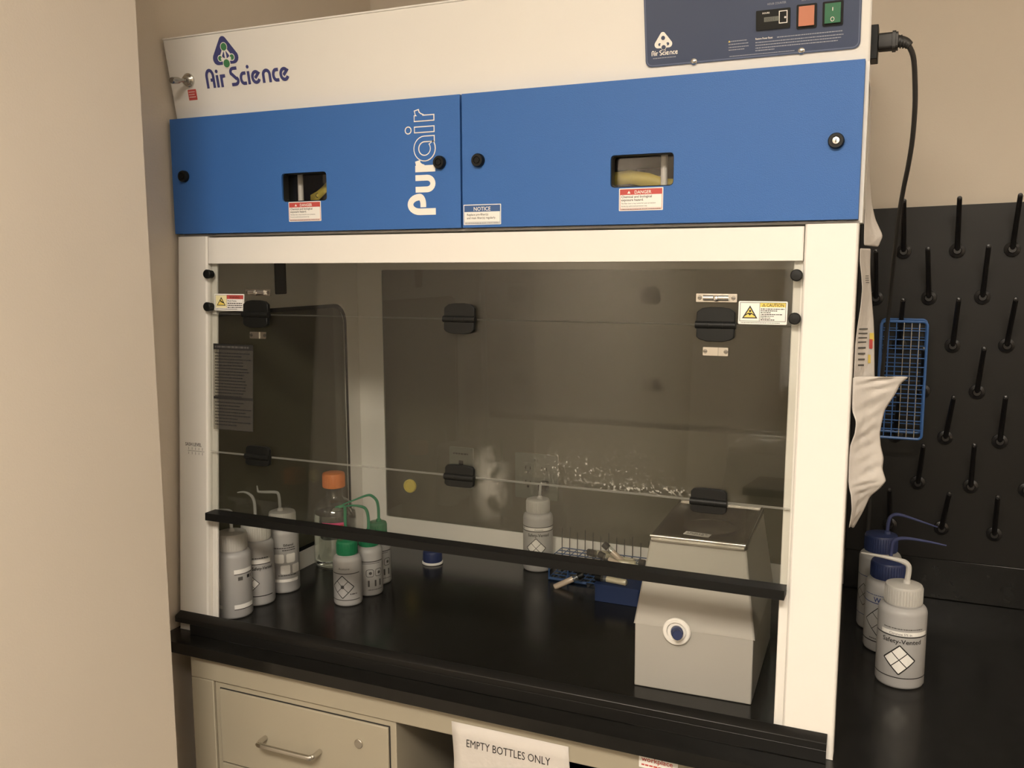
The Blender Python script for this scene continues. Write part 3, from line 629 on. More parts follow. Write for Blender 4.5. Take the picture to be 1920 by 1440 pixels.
def doors():
    zb, zt = .7712, .9836
    for side, (x0, x1, wx0, wx1, wz0, wz1) in enumerate(((-.001,.6085,.2515,.3475,.8235,.8735),(.6120,1.2185,.8630,.9605,.8262,.8745))):
        b = MB(); b.prism([(x0,zb),(x1,zb),(x1,zt),(x0,zt)], YD, YD+.018, BLUE, holes=[rrpts(wx0,wz0,wx1,wz1,.006,3)], ax='y'); d = b.build('filter_door', HD, bevel=.0018, smooth=30)
        b = MB(); b.box(wx0-.005, YD+.0185, wz0-.005, wx1+.005, YD+.0205, wz1+.005, DOORGLASS); b.build('window_pane', d)
        b = MB(); b.prism(rrpts(wx0+.0002,wz0+.0002,wx1-.0002,wz1-.0002,.006,3), YD+.004, YD+.018, BLACK, holes=[rrpts(wx0+.0016,wz0+.0016,wx1-.0016,wz1-.0016,.005,3)], ax='y'); b.build('window_edging', d)
        for x in ((.0295,.572),(.642,1.186))[side]:
            z = .8775; key = x > 1
            b = MB(); b.lathe([(.0108,YD-.0002),(.0108,YD-.006),(.0095,YD-.0085),(.0060,YD-.0085),(.0058,YD-.0065),(0,YD-.0065)], BLACK, 24, 'y', (x,0,z)); k = b.build('latch_knob', d)
            b = MB(); b.lathe([(.0048,YD-.0066),(.0046,YD-.0088),(0,YD-.0092)], CHROME if key else RUBBER, 16, 'y', (x,0,z))
            if key: b.box(x-.0006,YD-.0096,z-.0028,x+.0006,YD-.0090,z+.0028,INKK)
            b.build('lock_core', k)
        b = MB()
        if side == 0: label_danger(b, .2655, .7885, .0690, .0345, d)
        else: label_danger(b, .8775, .7910, .0680, .0335, d)
        if side == 1:
            b = MB(); b.M = plane((.6140,YD-.0004,.7755),(1,0,0),(0,0,1)); w, h, Z = .067, .0325, .0006
            b.plate(0,0,w,h,0,.0004,LABW,.001); b.frame(.0013,.0013,w-.0013,h-.0013,.0005,Z,NBLUE); b.rect(.0018,h-.0118,w-.0018,h-.0018,Z,NBLUE)
            b.text('NOTICE', .0088, w/2, h-.0102, Z+.0002, PRINTW, 'CENTER', .012, .95)
            b.text('Replace pre-filter(s)', .0048, .006, h-.0178, Z, INKK, bold=.008); b.text('and main filter(s) regularly.', .0048, .006, h-.0232, Z, INKK, bold=.008)
            b.rect(.002,.0042,w-.002,.0046,Z,NBLUE); b.scribble(.003,.0022,w-.006,.0010,Z,INKG,77); b.build('notice_label', d)
        else:
            # vertical product lettering: local x runs up the door, local y to the left
            b = MB(); b.M = plane((.5625,YD-.0005,.7935),(0,0,1),(-1,0,0)); q = .0108
            b.ribbon([(.0055,0),(.0055,.030)]+arc(.0176,.030,.0121,.0178,180,0,14)+arc(.0176,.030,.0121,.0066,0,-90,8)[1:]+[(.0128,.0234)], q, 0, PRINTW)
            b.ribbon([(.0418,.0375),(.0418,.016)]+arc(.0513,.0155,.0095,.0108,180,360,12)+[(.0608,.0375)], .0095, 0, PRINTW)
            b.ribbon([(.0757,0),(.0757,.0375)], q, 0, PRINTW); b.ribbon([(.0775,.0215),(.0795,.0270),(.0830,.0315),(.0888,.0330)], .0095, .0001, PRINTW)
            zi = [0]
            def outl(pts, w, t=.0017):
                b.ribbon(pts, w, .0002+zi[0], PRINTW); zi[0] += .0001
                P = [Vector(p) for p in pts]; e0 = (P[1]-P[0]).normalized()*t; e1 = (P[-2]-P[-1]).normalized()*t
                P[0] = P[0]+e0; P[-1] = P[-1]+e1
                return [tuple(p) for p in P], w-2*t
            A = [(.1235,0),(.1235,.019)]+arc(.1080,.0192,.0155,.0155,0,310,22)
            ins = [outl(A, q), outl([(.1388,0),(.1388,.0385)], q), outl([(.1570,0),(.1570,.0385)], q), outl([(.1585,.0215),(.1610,.0275),(.1650,.0320),(.1710,.0335)], .0098)]
            for i, (p, w_) in enumerate(ins): b.ribbon(p, w_, .0006+.0001*i, BLUE)
            b.ribbon(arc(.1388,.0497,.0056,.0056,0,360,24), .0018, .0003, PRINTW)
            b.build('product_lettering', d, smooth=None)
head(); doors()

# ------------------------------------------------------------------ bottles
def cap_profile(r, z0, z1, n=0): return [(r*.97,z0),(r,z0+.001),(r,z1-.004),(r*.96,z1-.0012),(r*.85,z1),(0,z1+.0008)]
def bottle(name, label, loc, r, hs, zc0, zc1, rc, capm, tubem, noz, print_fn, rz=0, group=None, body=HDPE, nr=.0033):
    """wash bottle: r radius, hs shoulder height, cap from zc0 to zc1 with radius rc, noz = nozzle path above the cap"""
    t = thing(name, label, 'bottle', (loc[0],loc[1],.0003), rz, group)
    b = MB(); rn = rc*.93
    prof = [(r*.86,0),(r*.95,.0012),(r,.005),(r,hs-.012)]+[(rn+(r-rn)*math.cos(a), hs-.012+.012*math.sin(a)*1.0) for a in [PI/2*k/6 for k in range(1,7)]]+[(rn,zc0-.002),(rn*1.05,zc0-.0015),(rn*1.05,zc0+.0005)]
    b.lathe(prof, body, 40); b.build('bottle_body', t, local=True, smooth=50)
    b = MB(); b.lathe(cap_profile(rc, zc0, zc1), capm, 36)
    for k in range(40):
        a = 2*PI*k/40; c, s_ = math.cos(a), math.sin(a)
        b.tube([(c*rc,s_*rc,zc0+.002),(c*rc,s_*rc,zc1-.005)], .0007, capm, 4, False)
    cp = b.build('screw_cap', t, local=True, smooth=40)
    if noz:
        b = MB(); b.tube(noz, lambda u: nr if u < .55 else nr-(nr-.0012)*(u-.55)/.45, tubem, 10); b.lathe([(.007,zc1),(.006,zc1+.005),(.0038,zc1+.007),(0,zc1+.007)], capm, 16, 'z', (noz[0][0],noz[0][1],0)); b.build('nozzle', t, local=True)
    if print_fn:
        b = MB(); R = r+.0003
        b.wrap = lambda p: Vector(((R+p.z)*math.sin(p.x/R), -(R+p.z)*math.cos(p.x/R), p.y))
        print_fn(b, R); b.build('printed_label', t, local=True, smooth=None)
    return t
def diamond(b, x, z, s, w=.0017, fill=LABW):
    q = [(x,z+s),(x+s,z),(x,z-s),(x-s,z)]
    n = 8
    for i in range(n):       # fill in vertical strips so that it follows the curve
        a0 = -s+2*s*i/n; a1 = -s+2*s*(i+1)/n
        b.add([(x+a0,z-(s-abs(a0)),0),(x+a1,z-(s-abs(a1)),0),(x+a1,z+(s-abs(a1)),0),(x+a0,z+(s-abs(a0)),0)], [(0,1,2,3)], fill)
    for i in range(4): b.line(q[i], q[(i+1)%4], w, .0002, INKK, 8)
    for i in (0,1): b.line(((q[i][0]+q[(i+1)%4][0])/2,(q[i][1]+q[(i+1)%4][1])/2), ((q[(i+2)%4][0]+q[(i+3)%4][0])/2,(q[(i+2)%4][1]+q[(i+3)%4][1])/2), w*.7, .0002, INKK, 8)
def ring(b, z, h, m, R, a0=-1.5, a1=1.5): b.rect(a0*R, z-h/2, a1*R, z+h/2, .0001, m, 30)
def pr_safety(b, R):
    b.rect(-.9*R,.094,1.2*R,.101,0,LABW,16); ring(b,.0925,.0018,INKK,R,-1.3,1.3); ring(b,.0205,.0016,INKK,R,-1.4,1.4)
    b.text('Safety-Vented', .0108, .001, .0805, .0003, INKK, 'CENTER', .012, 1.08); diamond(b, -.002, .052, .0255, .0021)
    b.scribble(-.030,.105,.066,.0016,.0001,INKG,9); b.text('Citranox 5% in', .006, -.020, .0950, .0002, INKG, sx=1.0)
def pr_mid(b, R):
    b.rect(-1.1*R,.099,1.1*R,.106,0,LABW,16); ring(b,.0975,.0019,INKK,R); ring(b,.107,.0019,INKK,R); ring(b,.0205,.0019,INKK,R)
    b.text('Safety-Vented', .0098, 0, .0855, .0002, INKK, 'CENTER', .02, .95); b.text('Acetone', .006, -.010, .1000, .0002, INKG); diamond(b, -.006, .058, .0235)
def pr_water(b, R):
    b.scribble(-.045,.1085,.07,.0014,.0001,INKB,9); ring(b,.094,.0016,INKB,R,-1.4,1.4); ring(b,.0215,.0019,INKK,R,-1.5,1.4); b.text('WATER', .0125, -.024, .0965, .0002, INKB, bold=.02); diamond(b, -.010, .060, .031, .0015, HDPE)
    b.scribble(-.03,.026,.03,.0016,.0001,INKG,19)
def pr_side(b, R):
    ring(b,.108,.0012,INKB,R,-1.5,1.5); diamond(b,-.03,.07,.022,.0012,HDPE); ring(b,.03,.0012,INKB,R,-1.5,1.5)
def pr_left(b, R):
    b.rect(.25*R,.094,1.45*R,.103,0,LABW,12); b.rect(.25*R,.0925,1.45*R,.0940,.0001,INKK,12); b.rect(.2*R,.021,1.45*R,.030,0,LABW,12); b.rect(.2*R,.0195,1.45*R,.0208,.0001,INKK,12)
    b.scribble(.45*R,.080,.010,.0075,.0001,INKG,2); b.scribble(1.0*R,.082,.012,.0065,.0001,INKK,3)
    b.rect(-1.2*R,.060,-.55*R,.085,0,LABW,8); b.rect(-1.2*R,.022,-.5*R,.029,0,LABW,8)
def pr_left2(b, R):
    b.rect(-.5*R,.092,.9*R,.101,0,LABW,12); b.rect(-.5*R,.0905,.9*R,.092,.0001,INKK,12); b.scribble(-.2*R,.103,.035,.0020,.0001,INKK,4); b.text('Safety-Vented', .0095, .014, .079, .0002, INKK, 'CENTER', .02, .85)
    diamond(b, -.4*R, .050, .020, .0012); ring(b,.022,.0019,INKK,R,-1,1)
def pr_left3(b, R):
    b.text('Ethanol', .0075, .014, .1065, .0002, INKK, 'CENTER', .02); b.scribble(-.02,.1015,.05,.0018,.0001,INKK,5); b.scribble(.0,.0965,.03,.0018,.0001,INKK,6)
    for x, z in ((-.018,.079),(.008,.079),(-.005,.054),(.021,.054)):
        b.rect(x+.0015,z-.010,x+.0195,z+.010,.0001,LABW,8); b.rect(x,z-.0085,x+.021,z+.0085,.00015,LABW,8)
    b.scribble(-.01,.040,.04,.0018,.0001,INKK,7); b.rect(-.7*R,.026,1.1*R,.0325,0,LABW,12)
def pr_green(b, R):
    b.text('Acetone', .007, -.020, .080, .0002, INKG, sx=1.0); ring(b,.0715,.0019,INKG,R,-1.3,.9); ring(b,.0145,.0018,INKG,R,-1.4,.9); diamond(b,-.012,.043,.0245,.0017,HDPE); b.disc(-.012,.043,.004,.0002,INKG,12); b.scribble(.004,.026,.016,.0026,.0001,INKG,8)
def pr_green2(b, R):
    ring(b,.0775,.0022,INKG,R,-.7,1.1); ring(b,.0735,.0012,INKG,R,-.7,.8)
    for x in (.0,.020): b.ribbon(rrpts(x-.008,.044,x+.008,.060,.004,3), .0012, .0001, INKG, True); b.disc(x+.001,.052,.0035,.0001,INKG,10)
    for x in (-.005,.010,.022): b.rect(x,.022,x+.004,.036,.0001,INKG)
    b.scribble(-.005,.014,.035,.0015,.0001,INKG,8)
G1 = 'milky wash bottles at the left inside the hood'; G2 = 'green-capped wash bottles in the hood'; G3 = 'wash bottles on the open worktop at the right'
bottle('wash_bottle', 'milky wash bottle nearest the left column, clear bent nozzle, white strip label', (.0480,.1055), .0365, .137, .139, .174, .030, HDPEC, TUBEW, [(0,0,.175),(0,0,.205),(.002,-.002,.214),(-.006,-.004,.220),(-.033,-.004,.222)], pr_left, .5, G1)
bottle('wash_bottle', 'second milky wash bottle from the left column, partly hidden behind the nearest one', (.0470,.181), .0355, .137, .139, .172, .030, HDPEC, TUBEW, [(0,0,.174),(0,0,.206),(-.002,0,.222),(-.008,-.002,.233),(-.020,-.003,.240),(-.034,-.004,.240)], pr_left2, .62, G1)
bottle('wash_bottle', 'narrower milky wash bottle with rounded white squares on its label, beside the clear glass bottle', (.0535,.262), .0335, .141, .143, .178, .0285, HDPEC, TUBEW, [(-.004,0,.180),(-.005,0,.206),(-.007,0,.216),(-.014,0,.220),(-.045,-.008,.224),(-.049,-.008,.229),(-.050,-.008,.238)], pr_left3, .58, G1)
bottle('wash_bottle', 'small green-capped wash bottle standing in front of the other two', (.228,.250), .030, .106, .107, .137, .0215, GREENCAP, GREENTUBE, [(-.001,0,.138),(-.002,0,.180),(-.002,0,.205),(-.008,0,.2105),(-.022,-.004,.209)], pr_green, .60, G2)
bottle('wash_bottle', 'small green-capped wash bottle in the middle, label turned to the right', (.238,.318), .0295, .106, .107, .136, .0210, GREENCAP, GREENTUBE, [(.0,0,.137),(.001,0,.165),(-.003,0,.185),(-.013,0,.193),(-.035,-.005,.198),(-.062,-.01,.196)], pr_green2, .62, G2)
bottle('wash_bottle', 'small green-capped wash bottle farthest back of its trio', (.2195,.385), .0290, .108, .109, .139, .0205, GREENCAP, GREENTUBE, [(.003,0,.140),(.003,0,.166),(.0,0,.186),(-.010,0,.198),(-.022,0,.2005),(-.050,-.006,.193),(-.076,-.012,.186)], pr_green2, .62, G2)
bottle('wash_bottle', 'milky Safety-Vented wash bottle standing alone at the back below the wall outlets', (.519,.6095), .0350, .136, .138, .168, .0275, HDPEC, TUBEW, [(.004,0,.169),(.005,0,.190),(.006,0,.200),(.008,.002,.207)], pr_mid, .42)
bottle('wash_bottle', 'front milky Safety-Vented wash bottle with white cap, nearest on the open worktop', (1.306,.312), .0388, .139, .141, .173, .0300, HDPEC, HDPEC, [(.004,.002,.174),(.006,.002,.195),(.004,0,.206),(-.006,-.002,.212),(-.035,-.004,.2165),(-.070,-.006,.2195)], pr_safety, .0, G3, nr=.0046)
bottle('wash_bottle', 'blue-capped wash bottle marked WATER, between the other two on the open worktop', (1.281,.449), .0388, .134, .136, .168, .0310, BLUECAP, BLUETUBE, [(.002,0,.169),(.003,0,.195),(.008,0,.207),(.025,0,.2125),(.060,0,.211),(.093,0,.207)], pr_water, .0, G3)
bottle('wash_bottle', 'blue-capped wash bottle at the back, half hidden behind the hood column', (1.2645,.552), .0385, .152, .154, .188, .0300, BLUECAP, BLUETUBE, [(.010,0,.189),(.012,0,.215),(.018,0,.226),(.032,0,.2285),(.060,0,.222),(.098,0,.2115)], pr_side, .0, G3)

def glass_bottle():
    t = thing('reagent_bottle', 'clear glass reagent bottle with orange screw cap and pink tape, holding clear liquid', 'bottle', (.062,.447,.0003))
    r = .0505
    def prof(k): return [(r*.80*k,.003*(k<1)),(r*.94*k,.002+.003*(k<1)),(r*k,.010),(r*k,.118)]+[(.0185*k+(r-.0185)*k*math.cos(a)**1.2, .118+.045*math.sin(a)) for a in [PI/2*j/8 for j in range(1,8)]]+[(.0185*k,.167),(.0185*k,.200)]
    b = MB(); b.lathe(prof(1), GLASS, 48); b.build('glass_body', t, local=True, smooth=60)
    b = MB(); q = [(r*.78,.004),(r*.9,.0055),(r*.965,.012),(r*.965,.116),(r*.955,.124),(r*.94,.1285),(0,.1285)]; b.lathe(q, LIQ, 48); b.build('liquid', t, local=True, smooth=60)
    b = MB(); b.lathe(cap_profile(.0262,.190,.2245), ORANGECAP, 40)
    for k in range(48):
        a = 2*PI*k/48; b.tube([(.0262*math.cos(a),.0262*math.sin(a),.192),(.0262*math.cos(a),.0262*math.sin(a),.2195)], .0006, ORANGECAP, 4, False)
    b.build('screw_cap', t, local=True)
    b = MB(); R = r+.0004; b.wrap = lambda p: Vector(((R+p.z)*math.sin(p.x/R), -(R+p.z)*math.cos(p.x/R), p.y)); th = .62*R
    b.rect(th-.032,.100,th+.028,.115,0,PINK,16); b.scribble(th-.024,.1055,.045,.0045,.0003,RED,3); b.build('pink_tape', t, local=True, smooth=None)
glass_bottle()
def loose_cap():
    b = MB(); b.lathe([(.0235,.0),(.0250,.001),(.0250,.005),(.0240,.006)], LABW, 32); 
    t = thing('bottle_cap', 'blue screw cap with white rim lying on the worktop inside the hood', 'cap', (.2725,.543,.0003))
    b.build('rim', t, local=True)
    b = MB(); b.lathe([(.0228,.006),(.0232,.008),(.0225,.028),(.0215,.031),(.019,.0325),(0,.033)], BLUECAP, 32)
    for k in range(36):
        a = 2*PI*k/36; b.tube([(.0229*math.cos(a),.0229*math.sin(a),.009),(.0223*math.cos(a),.0223*math.sin(a),.027)], .0006, BLUECAP, 4, False)
    b.build('cap_body', t, local=True)
loose_cap()

# ------------------------------------------------------------------ ultrasonic bath
def bath():
    t = thing('ultrasonic_bath', 'grey ultrasonic cleaning bath with steel basin at the right inside the hood', 'ultrasonic bath', (.9895,.119,.0002), math.radians(1.6))
    w = .0972
    b = MB(); b.box(-w,0,0,w,.285,.112,BATH); b.build('base', t, local=True, bevel=.002)
    b = MB(); wb, wt = .0995, .0790; z0, z1 = .1105, .251
    b.hexa([(-wb,-.0008,z0),(wb,-.0008,z0),(wb,.2865,z0),(-wb,.2865,z0),(-wt,.0225,z1),(wt,.0225,z1),(wt,.266,z1),(-wt,.266,z1)], BATH); b.build('housing', t, local=True, bevel=.003)
    # steel basin: flat rim with a rolled front edge and a sunk tray
    X, Y0, Y1 = .0800, .0195, .270
    b = MB(); b.prism(rrpts(-X,Y0,X,Y1,.006,4), .2512, .2565, STEEL, holes=[rrpts(-X+.012,Y0+.012,X-.012,Y1-.012,.02,6)])
    rm = b.build('basin_rim', t, local=True, smooth=40)
    b = MB(); b.tube([(-X+.002,Y0+.001,.2590),(X-.002,Y0+.001,.2590)], .0036, CHROME, 12); b.tube([(-X+.004,Y0-.001,.2535),(X-.004,Y0-.001,.2535)], .0024, CHROME, 10)
    b.tube([(X-.004,Y0+.004,.2575),(X-.004,Y1-.004,.2575)], .0028, STEEL, 10); b.tube([(-X+.004,Y0+.004,.2575),(-X+.004,Y1-.004,.2575)], .0028, STEEL, 10); b.tube([(-X+.004,Y1-.003,.2578),(X-.004,Y1-.003,.2578)], .0030, CHROME, 10); b.build('rolled_edge', rm, local=True)
    b = MB(); ring_o = rrpts(-X+.012,Y0+.012,X-.012,Y1-.012,.02,6); ring_i = rrpts(-X+.022,Y0+.022,X-.022,Y1-.022,.018,6); n = len(ring_o)
    b.add([(p[0],p[1],.2560) for p in ring_o]+[(p[0],p[1],.2525) for p in ring_i], [(i,(i+1)%n,n+(i+1)%n,n+i) for i in range(n)]+[tuple(range(n,2*n))], STEEL)
    b.lathe([(.046,.2527),(.047,.2545),(.045,.2550),(.043,.2540),(0,.2535)], STEEL, 40, 'z', (.004,.125,0)); b.build('basin_tray', t, local=True, smooth=40)
    b = MB(); b.M = Matrix.Translation((-.008,.066,.2556)) @ Matrix.Rotation(-.12,4,'Z'); b.plate(-.022,-.009,.022,.009,0,.0006,LABW); b.scribble(-.018,.001,.035,.003,.0008,INKG,1); b.scribble(-.018,-.005,.03,.003,.0008,INKG,2); b.build('small_label', t, local=True)
    # knob in a white bezel
    b = MB(); kx, kz = -.026, .1075
    b.lathe([(.0232,-.0012),(.0232,-.0045),(.0215,-.0065),(.0165,-.0065),(.0150,-.0025),(0,-.0020)], PRINTW, 36, 'y', (kx,0,kz)); bz = b.build('dial_bezel', t, local=True)
    b = MB(); b.M = Matrix.Translation((kx,-.002,kz)) @ Matrix.Rotation(math.radians(14),4,'Z') @ Matrix.Rotation(math.radians(-8),4,'X')
    b.lathe([(.0100,0),(.0100,-.010),(.0085,-.011),(.0085,-.024),(.0075,-.0255),(0,-.0255)], BLUECAP, 20, 'y')
    b.box(-.0012,-.0262,-.008,.0012,-.0250,.008,BLUECAP); b.build('dial_knob', bz, local=True)
bath()

# ------------------------------------------------------------------ rack, box and vials at the back of the hood
def rack_and_vials():
    t = thing('wire_rack', 'blue coated wire test tube rack behind the blue box inside the hood', 'rack', (.685,.585,.0))
    X0,X1,Y0,Y1 = .572,.800,.545,.630
    def grid(z, m, nx, ny, r=.0013):
        b = MB()
        for i in range(nx+1): x = X0+(X1-X0)*i/nx; b.tube([(x,Y0,z),(x,Y1,z)], r, m, 6)
        for j in range(ny+1): y = Y0+(Y1-Y0)*j/ny; b.tube([(X0,y,z),(X1,y,z)], r, m, 6)
        return b
    grid(.006, RACKWIRE, 12, 4).build('bottom_grid', t); grid(.030, RACKWIRE, 12, 4).build('middle_grid', t); grid(.050, RACKWIRE, 12, 4).build('top_grid', t)
    for i in range(13):
        b = MB(); x = X0+(X1-X0)*i/12; hgt = .098-.010*i/12+.006*math.sin(i*2.3)
        b.tube([(x,Y1,.001),(x,Y1,hgt)], .0011, INKK, 6); b.build('upright_wire', t)
    for x in (X0,X1):
        for y in (Y0,):
            b = MB(); b.tube([(x,y,.001),(x,y,.052)], .0022, RACKWIRE, 8); b.build('corner_post', t)
    b = MB(); b.tube([(X0,Y0,.0035),(X0+.09,Y0,.0035)], .0032, RACKWIRE, 8); b.tube([(X0+.045,Y0,.004),(X0+.045,Y0,.03)], .002, RACKWIRE, 6); b.build('front_rail', t)
    t2 = thing('blue_box', 'dark blue plastic box beside the ultrasonic bath with vials lying on it', 'box', (.755,.497,.0))
    b = MB(); b.prism(rrpts(.708,.460,.806,.536,.004,3), .0003, .038, BLUEBOX); b.build('box_body', t2, bevel=.001)
    b = MB(); b.prism(rrpts(.7065,.4585,.8075,.5375,.004,3), .033, .0385, BLUEBOX, holes=[rrpts(.709,.461,.805,.535,.004,3)]); b.build('box_lid', t2)
    # vial: built along +x, cap at the origin end
    def make_vial(fill):
        v = thing('glass_vial', '', 'vial', group='capped glass vials on the rack and box')
        b = MB(); b.lathe([(.0068,.012),(.0072,.014),(.0072,.070),(.0060,.072),(0,.0725)], GLASS, 16, 'x'); b.build('vial_glass', v, local=True)
        b = MB(); b.lathe([(.0064,.026),(.0064,.069),(.0050,.0708),(0,.071)], fill, 16, 'x'); b.build('vial_contents', v, local=True)
        b = MB(); b.lathe([(.0070,.0),(.0078,.001),(.0078,.013),(.0070,.014),(0,.014)], BLACK, 16, 'x'); b.build('vial_cap', v, local=True)
        return v
    P = [((.694,.566,.093),(.745,.560,.055),PINKISH,'glass vial propped steepest, its black cap highest on the blue rack'),
         ((.687,.553,.073),(.730,.548,.058),PINKISH,'glass vial with pinkish powder just below the highest black cap'),
         ((.660,.556,.072),(.700,.592,.062),CREAM,'glass vial whose dark round cap faces the viewer, left of the highest cap'),
         ((.655,.590,.060),(.712,.578,.060),CREAM,'cream-filled vial lying level behind the sash bar, left of the pinkish one'),
         ((.700,.548,.0585),(.757,.556,.0590),CREAM,'cream-filled vial lying low on the rack, black cap just above the sash bar'),
         ((.660,.528,.030),(.616,.506,.0085),PINKISH,'glass vial hanging off the front of the rack with its base on the worktop'),
         ((.705,.478,.0465),(.772,.470,.0465),CREAM,'cream-filled vial lying along the front edge of the blue box'),
         ((.788,.572,.058),(.737,.574,.059),CREAM,'cream-filled vial with black cap beside the ultrasonic bath')]
    protos = {}
    for a, c, fill, lab in P:
        if fill not in protos: o = make_vial(fill); protos[fill] = o
        else: o = copy_tree(protos[fill])
        d = Vector(c)-Vector(a); o.location = a
        o.rotation_euler = d.to_track_quat('X','Z').to_euler(); o['label'] = lab
rack_and_vials()

# ------------------------------------------------------------------ wall outlets
def outlets():
    t = thing('wall_outlet', 'square wall plate with four sockets behind the hood back window', 'outlet', (.4505,YB,.179))
    x0, z0, s = .3925, .121, .116
    b = MB(); b.M = plane((x0,YB-.0005,z0),(1,0,0),(0,0,1)); b.plate(0,0,s,s,0,.006,PLATE,.003); b.build('cover_plate', t, bevel=.0012)
    for cx in (.036,.080):
        b = MB(); b.M = plane((x0+cx,YB-.0065,z0+.058),(1,0,0),(0,0,1)); b.plate(-.0165,-.034,.0165,.034,0,.0012,PLATE,.003); d = b.build('socket_pair', t)
        for dz in (.0185,-.0185):
            b = MB(); b.M = plane((x0+cx,YB-.0080,z0+.058+dz),(1,0,0),(0,0,1)); b.rect(-.0072,-.002,-.0052,.008,0,INKK); b.rect(-.0095,.002,-.0052,.0038,0,INKK); b.rect(.0052,-.001,.0072,.007,0,INKK); b.disc(0,-.008,.0034,0,INKK,12); b.build('socket_slots', d)
    b = MB(); b.M = plane((x0,YB-.0068,z0),(1,0,0),(0,0,1)); b.text('P 1', .009, .052, .097, .0006, INKG, bold=.01); b.build('outlet_marking', t)
    p = thing('plug', 'small black plug with white tag in the lower right socket', 'plug', (x0+.080,YB-.009,z0+.04))
    b = MB(); b.M = plane((x0+.082,YB-.0082,z0+.040),(1,0,0),(0,0,1)); b.prism(rrpts(-.010,-.012,.011,.010,.003,3), 0, .022, BLACK); b.build('plug_body', p, bevel=.001)
    b = MB(); b.M = plane((x0+.082,YB-.0305,z0+.040),(1,0,0),(0,0,1)); b.plate(-.015,.004,.013,.013,0,.001,LABW,.001); b.build('plug_tag', p)
    b = MB(); b.tube([(x0+.078,YB-.02,z0+.028),(x0+.077,YB-.022,z0+.012),(x0+.079,YB-.023,z0-.01),(x0+.08,YB-.03,z0-.05),(x0+.081,YB-.05,z0-.115)], .002, CORDM, 8); b.build('plug_cord', p)
    t = thing('wall_outlet', 'narrow wall plate with one hole behind the middle lower sash hinge', 'outlet', (.238,YB,.184))
    b = MB(); b.M = plane((.2035,YB-.0005,.129),(1,0,0),(0,0,1)); b.plate(0,0,.069,.1085,0,.006,PLATE,.003); b.build('cover_plate', t, bevel=.0012)
    b = MB(); b.M = plane((.2035,YB-.007,.129),(1,0,0),(0,0,1)); b.scribble(.012,.090,.044,.004,0,INKG,3); b.rect(.028,.060,.041,.074,0,INKK); b.plate(.018,.035,.051,.0585,0,.004,PLATE,.002); b.build('outlet_face', t)
outlets()

# ------------------------------------------------------------------ pegboard
def pegboard():
    t = thing('pegboard', 'black drying pegboard mounted on the wall right of the fume hood', 'pegboard', (1.9,YB,.09))
    b = MB(); x0, x1 = 1.19, 1.75
    b.hexa([(x0,YB-.02,.0885),(x1,YB-.02,.0885),(x1,YB-.001,.0885),(x0,YB-.001,.0885),(x0,YB-.02,.8235),(x1,YB-.02,.8365),(x1,YB-.001,.8365),(x0,YB-.001,.8235)], BACKB); b.build('board', t, bevel=.002)
    b = MB(); b.lathe([(.0135,0),(.0150,-.002),(.0145,-.006),(.0085,-.009),(.0070,-.012),(0,-.012)], PEGM, 20, 'y')
    b.tube([(0,-.006,.0),(0,-.013,.008),(.0,-.030,.030),(0,-.090,.098)], lambda u: .0058-.0012*u, PEGM, 10); b.lathe([(.0047,-.0),(.004,-.003),(0,-.004)], PEGM, 10, 'y', (0,-.0895,.0985))
    base = b.build('peg', t, local=True)
    first = True; off = world_loc(t)
    for row in range(7):
        z = .737-.0972*row
        for i in range(6):
            x = 1.2775+.0995*i if row % 2 == 0 else 1.2295+.0995*i
            if row in (0,) and x > 1.72 or x > 1.73: continue
            o = base if first else base.copy()
            if not first: COL.objects.link(o)
            first = False; o.location = Vector((x+random.uniform(-.002,.002),YB-.0203,z+.0015*i+random.uniform(-.002,.002)))-off
            o.rotation_euler = (random.uniform(-.04,.04),random.uniform(-.05,.05),random.uniform(-.06,.06))
pegboard()
def blue_basket():
    t = thing('wire_tube_rack', 'blue wire test tube rack hung upright on the black pegboard', 'rack', (1.288,.70,.36))
    x0,x1,z0,z1 = 1.243,1.328,.360,.596; ya, yb = .660, .735
    for y, nm in ((ya,'front_grid'),(yb,'rear_grid')):
        b = MB()
        for i in range(1,6): x = x0+(x1-x0)*i/6; b.tube([(x,y,z0),(x,y,z1)], .0010, SATIN if y == ya and i > 2 else BLUEWIRE, 6)
        for j in range(1,13): z = z0+(z1-z0)*j/13; b.tube([(x0,y,z),(x1,y,z)], .0011, BLUEWIRE, 6)
        b.build(nm, t)
        b = MB(); pts = rrpts(x0,z0,x1,z1,.008,4); b.tube([(p[0],y,p[1]) for p in pts]+[(pts[0][0],y,pts[0][1])], .0027, BLUEWIRE, 8, False); b.build('rim', t)
    for x in (x0,x1):
        for z in (z0+.01,z1-.01,(z0+z1)/2):
            b = MB(); b.tube([(x,ya,z),(x,yb,z)], .0022, BLUEWIRE, 8); b.build('cross_wire', t)
blue_basket()

